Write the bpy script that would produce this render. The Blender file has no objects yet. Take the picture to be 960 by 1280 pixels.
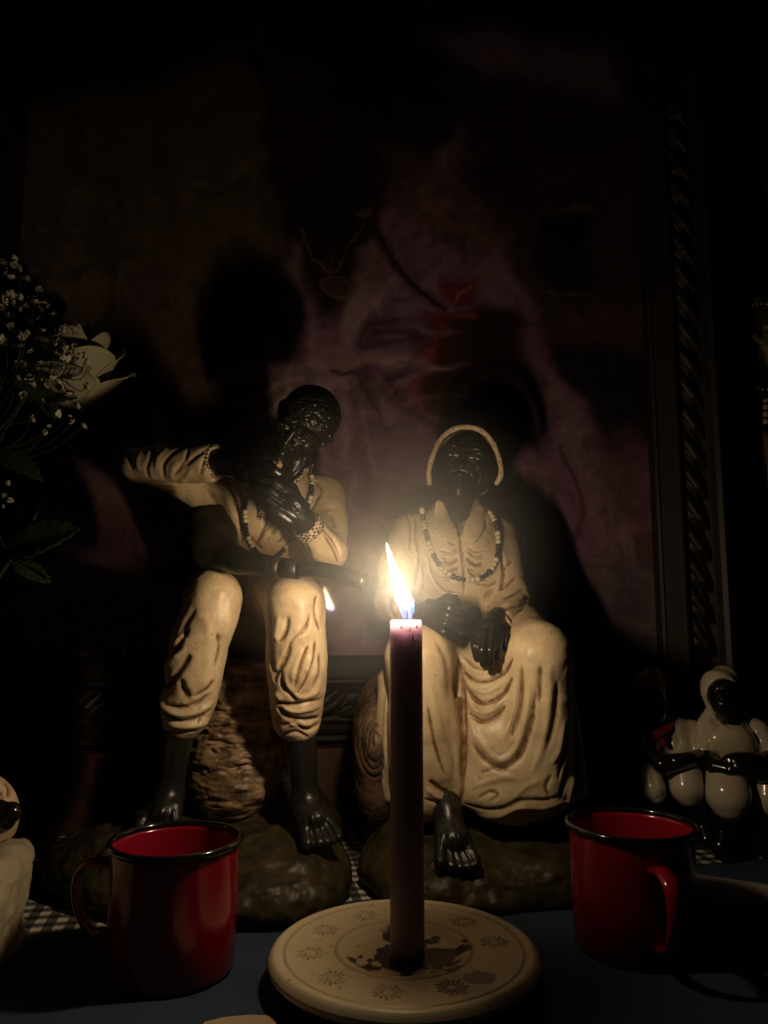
import bpy, bmesh, math, random
import numpy as np
from mathutils import Vector, Matrix
from mathutils.bvhtree import BVHTree

random.seed(7)
rng = np.random.RandomState(11)
SC = bpy.context.scene
COL = SC.collection
PI = math.pi

# ------------------------------------------------------------------ camera
F_PX = 967.0                      # focal length for a 960 x 1280 frame
PITCH = math.radians(7.5)         # the phone looks slightly upward
CAMH = 0.236
CAM = np.array([0.0, 0.0, CAMH])
FWD = np.array([0.0, math.cos(PITCH), math.sin(PITCH)])
UPV = np.array([0.0, -math.sin(PITCH), math.cos(PITCH)])
cd = bpy.data.cameras.new('camera')
cam = bpy.data.objects.new('camera', cd)
COL.objects.link(cam)
cam.location = CAM
cam.rotation_euler = (PI / 2 + PITCH, 0, 0)
cd.sensor_fit = 'VERTICAL'
cd.sensor_height = 36.0
cd.lens = F_PX / 1280.0 * 36.0
cd.clip_start = 0.01
SC.camera = cam

# ------------------------------------------------------------------ world, light level
W = bpy.data.worlds.new('world')
SC.world = W
W.use_nodes = True
W.node_tree.nodes['Background'].inputs[0].default_value = (0.6, 0.7, 1.0, 1)
W.node_tree.nodes['Background'].inputs[1].default_value = 0.0006
SC.view_settings.view_transform = 'Standard'
SC.view_settings.look = 'None'
SC.view_settings.gamma = 1.0
SC.view_settings.use_curve_mapping = False
SC.view_settings.exposure = 0.0
FLAME_STRENGTH = 268.0            # the candle flame is the only lamp in the place
SC.cycles.use_denoising = True
SC.cycles.volume_step_rate = 2.0

# ------------------------------------------------------------------ helpers
def at(px, py, Y):
    """world point on the sight line of a pixel at distance Y in front of the camera"""
    v = (px - 480.0) / F_PX * np.array([1.0, 0, 0]) + FWD - (py - 640.0) / F_PX * UPV
    return CAM + v * (Y / v[1])

def on_z(px, py, z=0.0):
    v = (px - 480.0) / F_PX * np.array([1.0, 0, 0]) + FWD - (py - 640.0) / F_PX * UPV
    return CAM + v * ((z - CAMH) / v[2])

def mpp(Y):
    return Y / F_PX

def proj(P):
    Q = P - CAM
    d = Q @ FWD
    return 480 + F_PX * Q[:, 0] / d, 640 - F_PX * (Q @ UPV) / d

def tag(o, label=None, cat=None, group=None, kind=None):
    if label: o['label'] = label
    if cat: o['category'] = cat
    if group: o['group'] = group
    if kind: o['kind'] = kind
    return o

def empty(name, loc, label=None, cat=None, group=None, rotz=0.0):
    o = bpy.data.objects.new(name, None)
    o.empty_display_size = 0.02
    COL.objects.link(o)
    o.location = loc
    o.rotation_euler = (0, 0, rotz)
    tag(o, label, cat, group)
    return o

def bind(o, parent):
    """parent o, given in world coordinates, keeping its place"""
    if parent is not None:
        w = o.matrix_basis.copy()
        o.parent = parent
        o.matrix_basis = parent.matrix_basis.inverted() @ w
    return o

def link(name, me, mat, parent=None):
    o = bpy.data.objects.new(name, me)
    COL.objects.link(o)
    if mat is not None and len(me.materials) == 0:
        me.materials.append(mat)
    return bind(o, parent)

def mesh_np(name, V, Fq, mat, parent=None, smooth=True, attrs=None):
    V = np.asarray(V, dtype=np.float32); Fq = np.asarray(Fq, dtype=np.int32)
    me = bpy.data.meshes.new(name)
    n = Fq.shape[1]
    me.vertices.add(len(V)); me.vertices.foreach_set('co', V.ravel())
    me.loops.add(Fq.size); me.loops.foreach_set('vertex_index', Fq.ravel())
    me.polygons.add(len(Fq))
    me.polygons.foreach_set('loop_start', np.arange(0, Fq.size, n, dtype=np.int32))
    me.polygons.foreach_set('loop_total', np.full(len(Fq), n, dtype=np.int32))
    if smooth: me.polygons.foreach_set('use_smooth', np.ones(len(Fq), dtype=bool))
    for k, a in (attrs or {}).items():
        a = np.asarray(a, dtype=np.float32)
        if a.ndim == 1:
            at_ = me.attributes.new(k, 'FLOAT', 'POINT'); at_.data.foreach_set('value', a)
        else:
            at_ = me.attributes.new(k, 'FLOAT_COLOR', 'POINT')
            at_.data.foreach_set('color', np.concatenate([a, np.ones((len(a), 1), np.float32)], 1).ravel())
    me.update(); me.validate()
    return link(name, me, mat, parent)

def bm_obj(name, bm, mat, parent=None, smooth=True, bevel=0.0):
    if bevel > 0:
        bmesh.ops.bevel(bm, geom=[e for e in bm.edges if len(e.link_faces) == 2 and e.calc_face_angle(0) > 0.6],
                        offset=bevel, segments=3, affect='EDGES', profile=0.5)
    bmesh.ops.recalc_face_normals(bm, faces=bm.faces)
    me = bpy.data.meshes.new(name)
    bm.to_mesh(me); bm.free()
    if smooth:
        for p in me.polygons: p.use_smooth = True
    return link(name, me, mat, parent)

def lathe(prof, seg=96, closed=False):
    """rings of (r, z) about the z axis -> verts, quads"""
    a = np.arange(seg) * 2 * PI / seg
    V = np.concatenate([np.stack([r * np.cos(a), r * np.sin(a), np.full(seg, z)], 1) for r, z in prof])
    Fq = []
    m = len(prof)
    for i in range(m if closed else m - 1):
        j = (i + 1) % m
        for k in range(seg):
            l = (k + 1) % seg
            Fq.append((i * seg + k, i * seg + l, j * seg + l, j * seg + k))
    return V, np.array(Fq)

def sweep(P, R, seg=10, flat=1.0, caps=True, side=None):
    """tube along points P (n,3) with radii R"""
    P = np.asarray(P, float); n = len(P)
    T = np.gradient(P, axis=0); T /= np.linalg.norm(T, axis=1)[:, None] + 1e-12
    up = np.array(side if side is not None else (0.0, 0.3, 1.0))
    V = []
    for i in range(n):
        s = np.cross(T[i], up); s /= np.linalg.norm(s) + 1e-9
        t = np.cross(s, T[i])
        for k in range(seg):
            a = 2 * PI * k / seg
            V.append(P[i] + R[i] * (math.cos(a) * s + flat * math.sin(a) * t))
    Fq = [(i * seg + k, i * seg + (k + 1) % seg, (i + 1) * seg + (k + 1) % seg, (i + 1) * seg + k)
          for i in range(n - 1) for k in range(seg)]
    if caps:
        for i in (0, n - 1):
            V.append(P[i]); c = len(V) - 1
            for k in range(seg):
                q = (c, i * seg + (k + 1) % seg, i * seg + k, c) if i == 0 else (c, i * seg + k, i * seg + (k + 1) % seg, c)
                Fq.append(q)
    return np.array(V), Fq

def tube(name, P, R, mat, parent=None, seg=10, flat=1.0, side=None):
    V, Fq = sweep(P, R, seg, flat, side=side)
    bm = bmesh.new()
    vs = [bm.verts.new(v) for v in V]
    for q in Fq:
        q2 = list(dict.fromkeys(int(x) for x in q))
        try: bm.faces.new([vs[i] for i in q2])
        except ValueError: pass
    return bm_obj(name, bm, mat, parent)

def smooth_line(P, n):
    """Catmull-Rom through points"""
    P = np.asarray(P, float)
    Q = np.concatenate([[2 * P[0] - P[1]], P, [2 * P[-1] - P[-2]]])
    out = []
    m = len(P) - 1
    for s in np.linspace(0, m - 1e-6, n):
        i = int(s); t = s - i
        a, b, c, d = Q[i], Q[i + 1], Q[i + 2], Q[i + 3]
        out.append(0.5 * ((2 * b) + (-a + c) * t + (2 * a - 5 * b + 4 * c - d) * t * t + (-a + 3 * b - 3 * c + d) * t ** 3))
    return np.array(out)

# value noise on arrays ------------------------------------------------
_tab = np.random.RandomState(3).rand(32, 32, 32).astype(np.float32)
def vnoise(P, s):
    Q = np.asarray(P) * s + 100.0
    i = np.floor(Q).astype(int); f = Q - i; f = f * f * (3 - 2 * f)
    r = 0
    for a in (0, 1):
        for b in (0, 1):
            for c in (0, 1):
                w = (f[:, 0] if a else 1 - f[:, 0]) * (f[:, 1] if b else 1 - f[:, 1]) * (f[:, 2] if c else 1 - f[:, 2])
                r = r + w * _tab[(i[:, 0] + a) % 32, (i[:, 1] + b) % 32, (i[:, 2] + c) % 32]
    return r * 2 - 1
def fbm(P, s, o=4):
    return sum(vnoise(P, s * 2 ** k) / 2 ** k for k in range(o))

# signed distance modelling -------------------------------------------
class Clay:
    """blended solids on a grid, turned into one continuous surface"""
    def __init__(s): s.ops = []
    def chain(s, pts, k=0.004, sub=False, flat=None):
        """pts: (px, py, Y, r_px) joints, tapered limbs"""
        P = [at(p[0], p[1], p[2]) for p in pts]; R = [p[3] * mpp(p[2]) for p in pts]
        s.ops.append(('c', P, R, k, sub)); return s
    def chain_w(s, P, R, k=0.004, sub=False):
        s.ops.append(('c', [np.array(p, float) for p in P], list(R), k, sub)); return s
    def ell(s, px, py, Y, rx, ry, rz, rot=(0, 0, 0), k=0.004, sub=False):
        """ellipsoid; radii in px across, in depth, and up"""
        m = mpp(Y)
        return s.ell_w(at(px, py, Y), np.array([rx, ry, rz]) * m, rot, k, sub)
    def ell_w(s, c, r, rot=(0, 0, 0), k=0.004, sub=False):
        from mathutils import Euler
        M = np.array(Euler([math.radians(a) for a in rot]).to_matrix())
        s.ops.append(('e', np.array(c, float), np.array(r, float), M, k, sub)); return s
    def cut_below(s, z): s.ops.append(('z', z, 1)); return s
    def cut_above(s, z): s.ops.append(('z', z, -1)); return s
    def build(s, h):
        lo = np.full(3, 1e9); hi = -lo
        for o in s.ops:
            if o[0] == 'c' and not o[4]:
                for p, r in zip(o[1], o[2]): lo = np.minimum(lo, p - r); hi = np.maximum(hi, p + r)
            elif o[0] == 'e' and not o[5]:
                r = max(o[2]); lo = np.minimum(lo, o[1] - r); hi = np.maximum(hi, o[1] + r)
        lo = lo - 5 * h - 0.004; hi = hi + 5 * h + 0.004
        n = np.ceil((hi - lo) / h).astype(int) + 1
        ax = [lo[i] + h * np.arange(n[i]) for i in range(3)]
        G = np.full(n, 0.5, dtype=np.float32)
        for o in s.ops:
            if o[0] == 'z':
                zz = ax[2][None, None, :]
                G = np.maximum(G, (o[2] * (o[1] - zz)).astype(np.float32)); continue
            if o[0] == 'c':
                P, R, k, sub = o[1:]
                segs = [(P[i], P[i + 1], R[i], R[i + 1]) for i in range(len(P) - 1)] or [(P[0], P[0] + 1e-6, R[0], R[0])]
                l = np.min(P, 0) - max(R); u = np.max(P, 0) + max(R)
            else:
                c, r, M, k, sub = o[1:]
                l = c - max(r); u = c + max(r)
            mg = k + 5 * h
            i0 = np.clip(np.floor((l - mg - lo) / h).astype(int), 0, n - 1)
            i1 = np.clip(np.ceil((u + mg - lo) / h).astype(int) + 1, 1, n)
            if np.any(i1 <= i0): continue
            X = ax[0][i0[0]:i1[0], None, None]; Yy = ax[1][None, i0[1]:i1[1], None]; Z = ax[2][None, None, i0[2]:i1[2]]
            if o[0] == 'c':
                D = None
                for a, b, ra, rb in segs:
                    ab = b - a; L2 = ab @ ab + 1e-12
                    t = np.clip(((X - a[0]) * ab[0] + (Yy - a[1]) * ab[1] + (Z - a[2]) * ab[2]) / L2, 0, 1)
                    d = np.sqrt((X - a[0] - t * ab[0]) ** 2 + (Yy - a[1] - t * ab[1]) ** 2 + (Z - a[2] - t * ab[2]) ** 2) - (ra + t * (rb - ra))
                    D = d if D is None else np.minimum(D, d)
            else:
                dx, dy, dz = X - c[0], Yy - c[1], Z - c[2]
                u0 = (dx * M[0, 0] + dy * M[1, 0] + dz * M[2, 0]); u1 = (dx * M[0, 1] + dy * M[1, 1] + dz * M[2, 1]); u2 = (dx * M[0, 2] + dy * M[1, 2] + dz * M[2, 2])
                k0 = np.sqrt((u0 / r[0]) ** 2 + (u1 / r[1]) ** 2 + (u2 / r[2]) ** 2)
                k1 = np.sqrt((u0 / r[0] ** 2) ** 2 + (u1 / r[1] ** 2) ** 2 + (u2 / r[2] ** 2) ** 2) + 1e-9
                D = k0 * (k0 - 1) / k1
            g = G[i0[0]:i1[0], i0[1]:i1[1], i0[2]:i1[2]]
            D = D.astype(np.float32)
            if sub:
                D = -D; hh = np.maximum(k - np.abs(g - D), 0) / k
                g[...] = np.maximum(g, D) + hh * hh * k * 0.25
            else:
                hh = np.maximum(k - np.abs(g - D), 0) / k
                g[...] = np.minimum(g, D) - hh * hh * k * 0.25
        G[0] = G[-1] = 0.5; G[:, 0] = G[:, -1] = 0.5; G[:, :, 0] = G[:, :, -1] = 0.5
        return nets(G, lo, h)

def nets(G, lo, h):
    S = G < 0
    a = S[:-1, :-1, :-1]
    anyv = a.copy(); allv = a.copy()
    for dx in (0, 1):
        for dy in (0, 1):
            for dz in (0, 1):
                q = S[dx:S.shape[0] - 1 + dx, dy:S.shape[1] - 1 + dy, dz:S.shape[2] - 1 + dz]
                anyv |= q; allv &= q
    act = anyv & ~allv
    I = np.argwhere(act)
    idx = np.full(act.shape, -1, np.int64); idx[act] = np.arange(len(I))
    acc = np.zeros((len(I), 3)); cnt = np.zeros(len(I))
    co = [(0, 0, 0), (1, 0, 0), (0, 1, 0), (1, 1, 0), (0, 0, 1), (1, 0, 1), (0, 1, 1), (1, 1, 1)]
    val = [G[I[:, 0] + c[0], I[:, 1] + c[1], I[:, 2] + c[2]] for c in co]
    for i in range(8):
        for j in range(i + 1, 8):
            d = np.array(co[j]) - np.array(co[i])
            if np.abs(d).sum() != 1: continue
            m = (val[i] < 0) != (val[j] < 0)
            t = np.where(m, val[i] / (val[i] - val[j] + 1e-12), 0)
            acc += np.where(m[:, None], np.array(co[i]) + t[:, None] * d, 0); cnt += m
    V = lo + h * (I + acc / np.maximum(cnt, 1)[:, None])
    Q = []
    for axis in range(3):
        s0 = S[tuple(slice(0, -1) if k == axis else slice(1, -1) for k in range(3))]
        s1 = S[tuple(slice(1, None) if k == axis else slice(1, -1) for k in range(3))]
        E = np.argwhere(s0 != s1)
        inside = s0[tuple(E.T)]
        for k in range(3):
            if k != axis: E[:, k] += 1
        b, c = [(1, 2), (2, 0), (0, 1)][axis]
        def cell(db, dc):
            e = E.copy(); e[:, b] += db; e[:, c] += dc
            return idx[tuple(e.T)]
        q = np.stack([cell(-1, -1), cell(0, -1), cell(0, 0), cell(-1, 0)], 1)
        q[~inside] = q[~inside][:, ::-1]
        Q.append(q)
    Q = np.concatenate(Q)
    Q = Q[(Q >= 0).all(1)]
    return V, Q

def vnormals(V, Q):
    a, b, c, d = V[Q[:, 0]], V[Q[:, 1]], V[Q[:, 2]], V[Q[:, 3]]
    n = np.cross(c - a, d - b)
    N = np.zeros_like(V)
    for k in range(3): N[:, k] = np.bincount(Q.T.ravel(), weights=np.tile(n[:, k], 4), minlength=len(V))
    return N / (np.linalg.norm(N, axis=1)[:, None] + 1e-12)

def relax(V, Q, it=2, w=0.5):
    n = len(V)
    for _ in range(it):
        i = np.concatenate([Q.T.ravel(), np.roll(Q, -1, 1).T.ravel()]); j = np.concatenate([np.roll(Q, -1, 1).T.ravel(), Q.T.ravel()])
        c = np.bincount(i, minlength=n)
        s = np.stack([np.bincount(i, weights=V[j, k], minlength=n) for k in range(3)], 1)
        V = V * (1 - w) + w * s / np.maximum(c, 1)[:, None]
    return V

def carve(V, Q, strokes, smear=1.0):
    """strokes: (px polyline, width px, height mm): ridges (+) and grooves (-) of the sculpted front; returns V and groove dirt"""
    N = vnormals(V, Q)
    d2 = CAM - V; d2 /= np.linalg.norm(d2, axis=1)[:, None]
    face = np.clip((N * d2).sum(1) * 3.0, 0, 1)
    px, py = proj(V)
    disp = np.zeros(len(V)); dirt = np.zeros(len(V))
    for line, w, hmm in strokes:
        L = smooth_line(line, max(6, 5 * len(line)))
        lo = L.min(0) - 3 * w; hi = L.max(0) + 3 * w
        m = np.where((px > lo[0]) & (px < hi[0]) & (py > lo[1]) & (py < hi[1]) & (face > 0))[0]
        if len(m) == 0: continue
        best = np.full(len(m), 1e9); bt = np.zeros(len(m))
        P = np.stack([px[m], py[m]], 1)
        for i in range(len(L) - 1):
            ab = L[i + 1] - L[i]; t = np.clip(((P - L[i]) @ ab) / (ab @ ab + 1e-9), 0, 1)
            d = np.linalg.norm(P - L[i] - t[:, None] * ab, axis=1)
            u = (i + t) / (len(L) - 1)
            bt = np.where(d < best, u, bt); best = np.minimum(best, d)
        taper = np.clip(np.minimum(bt, 1 - bt) * 5, 0.0, 1) ** 0.6
        g = np.exp(-(best / (w * (0.35 + 0.65 * taper))) ** 2) * taper
        disp[m] += g * hmm * 0.001 * face[m]
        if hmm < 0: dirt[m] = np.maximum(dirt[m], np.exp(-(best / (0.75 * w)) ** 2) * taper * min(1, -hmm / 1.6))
    return V + N * disp[:, None], dirt

def sculpt(name, clay, h, mat, parent, strokes=(), rough=0.0, rs=200, it=2, aniso=(1, 1, 1)):
    V, Q = clay.build(h)
    V = relax(V, Q, it)
    V, dirt = carve(V, Q, strokes)
    if strokes: V = relax(V, Q, 1, 0.35)
    if rough:
        V = V + vnormals(V, Q) * (fbm(V * np.array(aniso), rs, 3) * rough)[:, None]
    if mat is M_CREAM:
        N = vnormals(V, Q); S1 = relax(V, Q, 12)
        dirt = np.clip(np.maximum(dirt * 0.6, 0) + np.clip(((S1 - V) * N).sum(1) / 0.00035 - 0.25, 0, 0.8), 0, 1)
    o = mesh_np(name, V - np.array(parent.location), Q, mat, None, attrs={'dirt': dirt})
    o.parent = parent
    o['bvh_key'] = name
    BV[o.name] = (V, Q)
    del o['bvh_key']
    return o
BV = {}
def bvh_of(*objs):
    V = []; Q = []; n = 0
    for o in objs:
        v, q = BV[o.name]; V.append(v); Q.append(q + n); n += len(v)
    V = np.concatenate(V); Q = np.concatenate(Q)
    return BVHTree.FromPolygons([tuple(v) for v in V.tolist()], Q.tolist())
def hit(bv, px, py, default_Y):
    p = at(px, py, 1.0); d = Vector(p - CAM).normalized()
    loc, nor, i, dist = bv.ray_cast(Vector(CAM), d)
    if loc is None: return at(px, py, default_Y), np.array([0, -1.0, 0])
    return np.array(loc), np.array(nor)

# ------------------------------------------------------------------ materials
def new_mat(name):
    m = bpy.data.materials.new(name); m.use_nodes = True
    nt = m.node_tree; b = nt.nodes['Principled BSDF']
    return m, nt, b
def nd(nt, t, **kw):
    n = nt.nodes.new(t)
    for k, v in kw.items():
        if k in n.inputs: n.inputs[k].default_value = v
        else: setattr(n, k, v)
    return n
def plain(name, col, rough=0.5, noise=0.0, scale=60, bump=0.0, bscale=200, metallic=0.0, coat=0.0, spec=0.5, col2=None, sheen=0.0):
    m, nt, b = new_mat(name)
    L = nt.links
    b.inputs['Base Color'].default_value = (*col, 1)
    b.inputs['Roughness'].default_value = rough
    b.inputs['Metallic'].default_value = metallic
    b.inputs['Coat Weight'].default_value = coat
    b.inputs['Coat Roughness'].default_value = 0.08
    b.inputs['Specular IOR Level'].default_value = spec
    tc = nd(nt, 'ShaderNodeTexCoord')
    if noise or col2:
        n = nd(nt, 'ShaderNodeTexNoise', Scale=scale, Detail=6.0, Roughness=0.6)
        L.new(tc.outputs['Object'], n.inputs['Vector'])
        r = nd(nt, 'ShaderNodeValToRGB')
        r.color_ramp.elements[0].position = 0.35; r.color_ramp.elements[1].position = 0.65
        c2 = col2 or tuple(c * (1 - noise) for c in col)
        r.color_ramp.elements[0].color = (*c2, 1); r.color_ramp.elements[1].color = (*col, 1)
        L.new(n.outputs['Fac'], r.inputs['Fac']); L.new(r.outputs['Color'], b.inputs['Base Color'])
    if bump:
        n2 = nd(nt, 'ShaderNodeTexNoise', Scale=bscale, Detail=5.0)
        L.new(tc.outputs['Object'], n2.inputs['Vector'])
        bp = nd(nt, 'ShaderNodeBump', Strength=bump, Distance=0.001)
        L.new(n2.outputs['Fac'], bp.inputs['Height']); L.new(bp.outputs['Normal'], b.inputs['Normal'])
    return m

def aged_cream(name, col, dark, rough=0.42):
    """cream paint with brown wash left in the carved folds, faint stains and pin specks"""
    m, nt, b = new_mat(name); L = nt.links
    tc = nd(nt, 'ShaderNodeTexCoord')
    at_ = nd(nt, 'ShaderNodeAttribute', attribute_name='dirt')
    n1 = nd(nt, 'ShaderNodeTexNoise', Scale=28.0, Detail=6.0, Roughness=0.65)
    n2 = nd(nt, 'ShaderNodeTexNoise', Scale=330.0, Detail=2.0)
    n3 = nd(nt, 'ShaderNodeTexNoise', Scale=110.0, Detail=4.0)
    for n in (n1, n2, n3): L.new(tc.outputs['Object'], n.inputs['Vector'])
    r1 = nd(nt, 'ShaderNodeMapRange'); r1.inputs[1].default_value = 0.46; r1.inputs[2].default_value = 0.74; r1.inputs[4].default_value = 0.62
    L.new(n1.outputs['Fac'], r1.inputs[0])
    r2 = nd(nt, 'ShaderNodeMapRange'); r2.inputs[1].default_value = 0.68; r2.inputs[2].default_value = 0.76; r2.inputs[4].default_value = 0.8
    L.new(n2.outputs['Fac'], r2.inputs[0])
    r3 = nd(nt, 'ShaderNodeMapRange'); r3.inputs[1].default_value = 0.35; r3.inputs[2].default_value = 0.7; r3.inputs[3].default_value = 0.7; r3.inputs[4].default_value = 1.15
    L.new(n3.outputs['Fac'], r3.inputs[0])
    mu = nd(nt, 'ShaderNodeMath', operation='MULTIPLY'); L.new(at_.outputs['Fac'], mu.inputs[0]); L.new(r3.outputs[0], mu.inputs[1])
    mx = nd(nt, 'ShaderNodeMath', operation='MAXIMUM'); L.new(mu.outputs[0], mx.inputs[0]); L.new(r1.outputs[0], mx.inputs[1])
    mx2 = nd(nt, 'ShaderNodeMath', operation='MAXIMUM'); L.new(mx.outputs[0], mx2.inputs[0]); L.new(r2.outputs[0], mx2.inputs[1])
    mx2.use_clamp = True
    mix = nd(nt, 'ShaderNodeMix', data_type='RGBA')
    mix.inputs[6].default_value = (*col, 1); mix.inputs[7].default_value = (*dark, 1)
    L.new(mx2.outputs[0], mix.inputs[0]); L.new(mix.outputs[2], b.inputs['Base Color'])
    b.inputs['Roughness'].default_value = rough
    b.inputs['Specular IOR Level'].default_value = 0.4
    bp = nd(nt, 'ShaderNodeBump', Strength=0.25, Distance=0.0006)
    L.new(n3.outputs['Fac'], bp.inputs['Height']); L.new(bp.outputs['Normal'], b.inputs['Normal'])
    return m

def checker_mat(name, c1, c2, size, rot=(0, 0, 0)):
    m, nt, b = new_mat(name); L = nt.links
    tc = nd(nt, 'ShaderNodeTexCoord')
    mp = nd(nt, 'ShaderNodeMapping'); mp.inputs['Rotation'].default_value = [math.radians(a) for a in rot]
    ck = nd(nt, 'ShaderNodeTexChecker', Scale=1.0 / size)
    ck.inputs['Color1'].default_value = (*c1, 1); ck.inputs['Color2'].default_value = (*c2, 1)
    L.new(tc.outputs['Object'], mp.inputs['Vector']); L.new(mp.outputs[0], ck.inputs['Vector']); L.new(ck.outputs['Color'], b.inputs['Base Color'])
    b.inputs['Roughness'].default_value = 0.6
    return m

M_CREAM = aged_cream('cream_painted_plaster', (0.60, 0.475, 0.30), (0.16, 0.085, 0.035))
M_SKIN = plain('black_painted_skin', (0.014, 0.014, 0.012), 0.33, bump=0.35, bscale=260, spec=0.5)
M_HAIR = plain('black_painted_hair', (0.016, 0.016, 0.013), 0.38)
M_ROCK = plain('olive_brown_painted_rock', (0.060, 0.048, 0.022), 0.45, col2=(0.024, 0.019, 0.010), scale=40, bump=0.5, bscale=120, spec=0.35)
M_BARK = plain('brown_washed_bark', (0.42, 0.29, 0.17), 0.45, col2=(0.05, 0.028, 0.014), scale=60, bump=0.8, bscale=90)
M_BARKB = plain('dark_log_bark', (0.16, 0.10, 0.06), 0.5, col2=(0.03, 0.02, 0.012), scale=45, bump=0.7, bscale=90)
M_EYE = plain('painted_eye_white', (0.55, 0.5, 0.4), 0.25)
M_BEADW = plain('cream_bead', (0.62, 0.56, 0.42), 0.3, noise=0.2)
M_BEADB = plain('black_bead', (0.012, 0.011, 0.01), 0.22)
M_CUFF = checker_mat('brown_and_cream_check', (0.5, 0.42, 0.29), (0.05, 0.03, 0.02), 0.0026, (20, 35, 10))
M_PIPE = plain('dark_brown_pipe_wood', (0.022, 0.016, 0.010), 0.45, noise=0.4, bump=0.2)
M_STEM = plain('black_pipe_stem', (0.010, 0.010, 0.009), 0.4, spec=0.35)
# ------------------------------------------------------------------ statue of the seated old man
def bead_strand(parent, pts, bv, Y, n_group=3, size=4.6, step=None, depth_off=0.5, start=0):
    """beads strung along px points lying on the sculpted chest"""
    L = smooth_line(pts, 200)
    W3 = []
    for x, y in L:
        p, n = hit(bv, x, y, Y)
        W3.append(p - (p - CAM) / np.linalg.norm(p - CAM) * size * 0.42 * mpp(Y))
    W3 = np.array(W3)
    yy = W3[:, 1]
    k = 9; ys = np.convolve(np.pad(yy, k, mode='edge'), np.ones(2 * k + 1) / (2 * k + 1), 'valid')
    W3 = W3 + ((np.minimum(ys, yy + 0.002) - yy) / 1.0)[:, None] * ((W3 - CAM) / (W3[:, 1] - CAM[1])[:, None])
    s = np.concatenate([[0], np.cumsum(np.linalg.norm(np.diff(W3, axis=0), axis=1))])
    thick = size * mpp(Y)
    stp = (step or size * 0.86) * mpp(Y)
    tube('cord', W3[::4], [0.0005] * len(W3[::4]), M_BEADB, parent, seg=5)
    i = start; u = stp * 0.5
    while u < s[-1]:
        p = np.array([np.interp(u, s, W3[:, c]) for c in range(3)])
        q = np.array([np.interp(min(u + 0.001, s[-1]), s, W3[:, c]) for c in range(3)])
        t = Vector(q - p)
        if t.length < 1e-7: t = Vector((0, 0, -1))
        rot = t.to_track_quat('Z', 'Y')
        white = (i // n_group) % 2 == 0
        o = bpy.data.objects.new('bead', BEADW_ME if white else BEADB_ME)
        COL.objects.link(o)
        k = random.uniform(0.88, 1.1)
        o.matrix_world = Matrix.Translation(p) @ rot.to_matrix().to_4x4() @ Matrix.Diagonal((thick * k, thick * k, stp * random.uniform(0.9, 1.0), 1))
        m = o.matrix_world.copy()
        o.parent = parent; o.matrix_basis = Matrix.Translation(-Vector(parent.location)) @ m
        u += stp; i += 1
    return i

def bead_mesh(name, mat):
    prof = [(0.12, -0.5), (0.36, -0.48), (0.48, -0.3), (0.5, 0.0), (0.48, 0.3), (0.36, 0.48), (0.12, 0.5)]
    V, Q = lathe(prof, 12)
    me = bpy.data.meshes.new(name); me.from_pydata(V.tolist(), [], Q.tolist())
    for p in me.polygons: p.use_smooth = True
    me.materials.append(mat)
    return me
BEADW_ME = bead_mesh('cream_bead', M_BEADW)
BEADB_ME = bead_mesh('black_bead', M_BEADB)

def band(name, a, b, r1, r2, mat, parent, thick=0.0012):
    """open cuff ring from a to b"""
    a = np.array(a); b = np.array(b)
    d = Vector(b - a); q = d.to_track_quat('Z', 'Y'); L = d.length
    prof = [(r1, 0), (r1 + thick, 0.0004), (r2 + thick, L - 0.0004), (r2, L), (r2 - thick * 1.2, L), (r1 - thick * 1.2, 0)]
    V, Q = lathe(prof, 40, closed=True)
    bm = bmesh.new(); vs = [bm.verts.new(Vector(a) + q @ Vector(v)) for v in V]
    for f in Q: bm.faces.new([vs[i] for i in f])
    return bm_obj(name, bm, mat, parent)

man = empty('seated_old_man_statue', at(300, 1100, 0.74) * np.array([1, 1, 0]),
            'painted statue of an old man in rolled trousers seated with both hands at his mouth', 'statue', 'seated plaster statues behind the candle')

# base: a dark painted rock slab
c = Clay()
c.ell_w((-0.155, 0.735, 0.010), (0.118, 0.120, 0.030), k=0.02)
c.ell_w((-0.110, 0.70, 0.012), (0.075, 0.085, 0.030), k=0.02)
c.ell_w((-0.090, 0.655, 0.012), (0.058, 0.045, 0.024), k=0.015)
c.ell_w((-0.215, 0.73, 0.018), (0.085, 0.080, 0.032), k=0.02)
c.ell_w((-0.082, 0.695, 0.018), (0.052, 0.055, 0.036), k=0.015)
c.ell_w((-0.205, 0.705, 0.018), (0.055, 0.060, 0.036), k=0.015)
c.ell_w((-0.14, 0.80, 0.030), (0.095, 0.070, 0.050), k=0.03)
c.cut_below(0.003)
sculpt('rock_base', c, 0.0018, M_ROCK, man, rough=0.0026, rs=62, strokes=[
    ([(205, 1128), (260, 1128), (300, 1118), (345, 1112), (400, 1092), (428, 1064)], 4, 1.2),
    ([(318, 1072), (326, 1066), (333, 1072), (326, 1080), (318, 1072)], 1.6, 1.0),
    ([(296, 1018), (306, 1015), (308, 1025), (298, 1026)], 2, 1.2)])

# log seat
c = Clay()
c.chain([(292, 965, 0.742, 56), (298, 900, 0.746, 56), (306, 860, 0.75, 58)], k=0.01)
c.chain([(292, 960, 0.80, 60), (330, 880, 0.80, 66)], k=0.02)
c.cut_above(0.192)
st = []
for i in range(64):
    y = 838 + i * 2.1 + random.uniform(-2, 2); x0 = 240 + random.uniform(0, 60); x1 = x0 + random.uniform(14, 45)
    st.append(([(x0, y), ((x0 + x1) / 2, y + random.uniform(-5, 4)), (x1, y + random.uniform(-6, 3))], random.uniform(1.2, 2.2), random.choice([-2.6, -2.0, 1.6, 1.2])))
sculpt('log_seat', c, 0.0013, M_BARK, man, rough=0.0022, rs=120, aniso=(.45, .45, 1.6), strokes=st)

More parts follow.
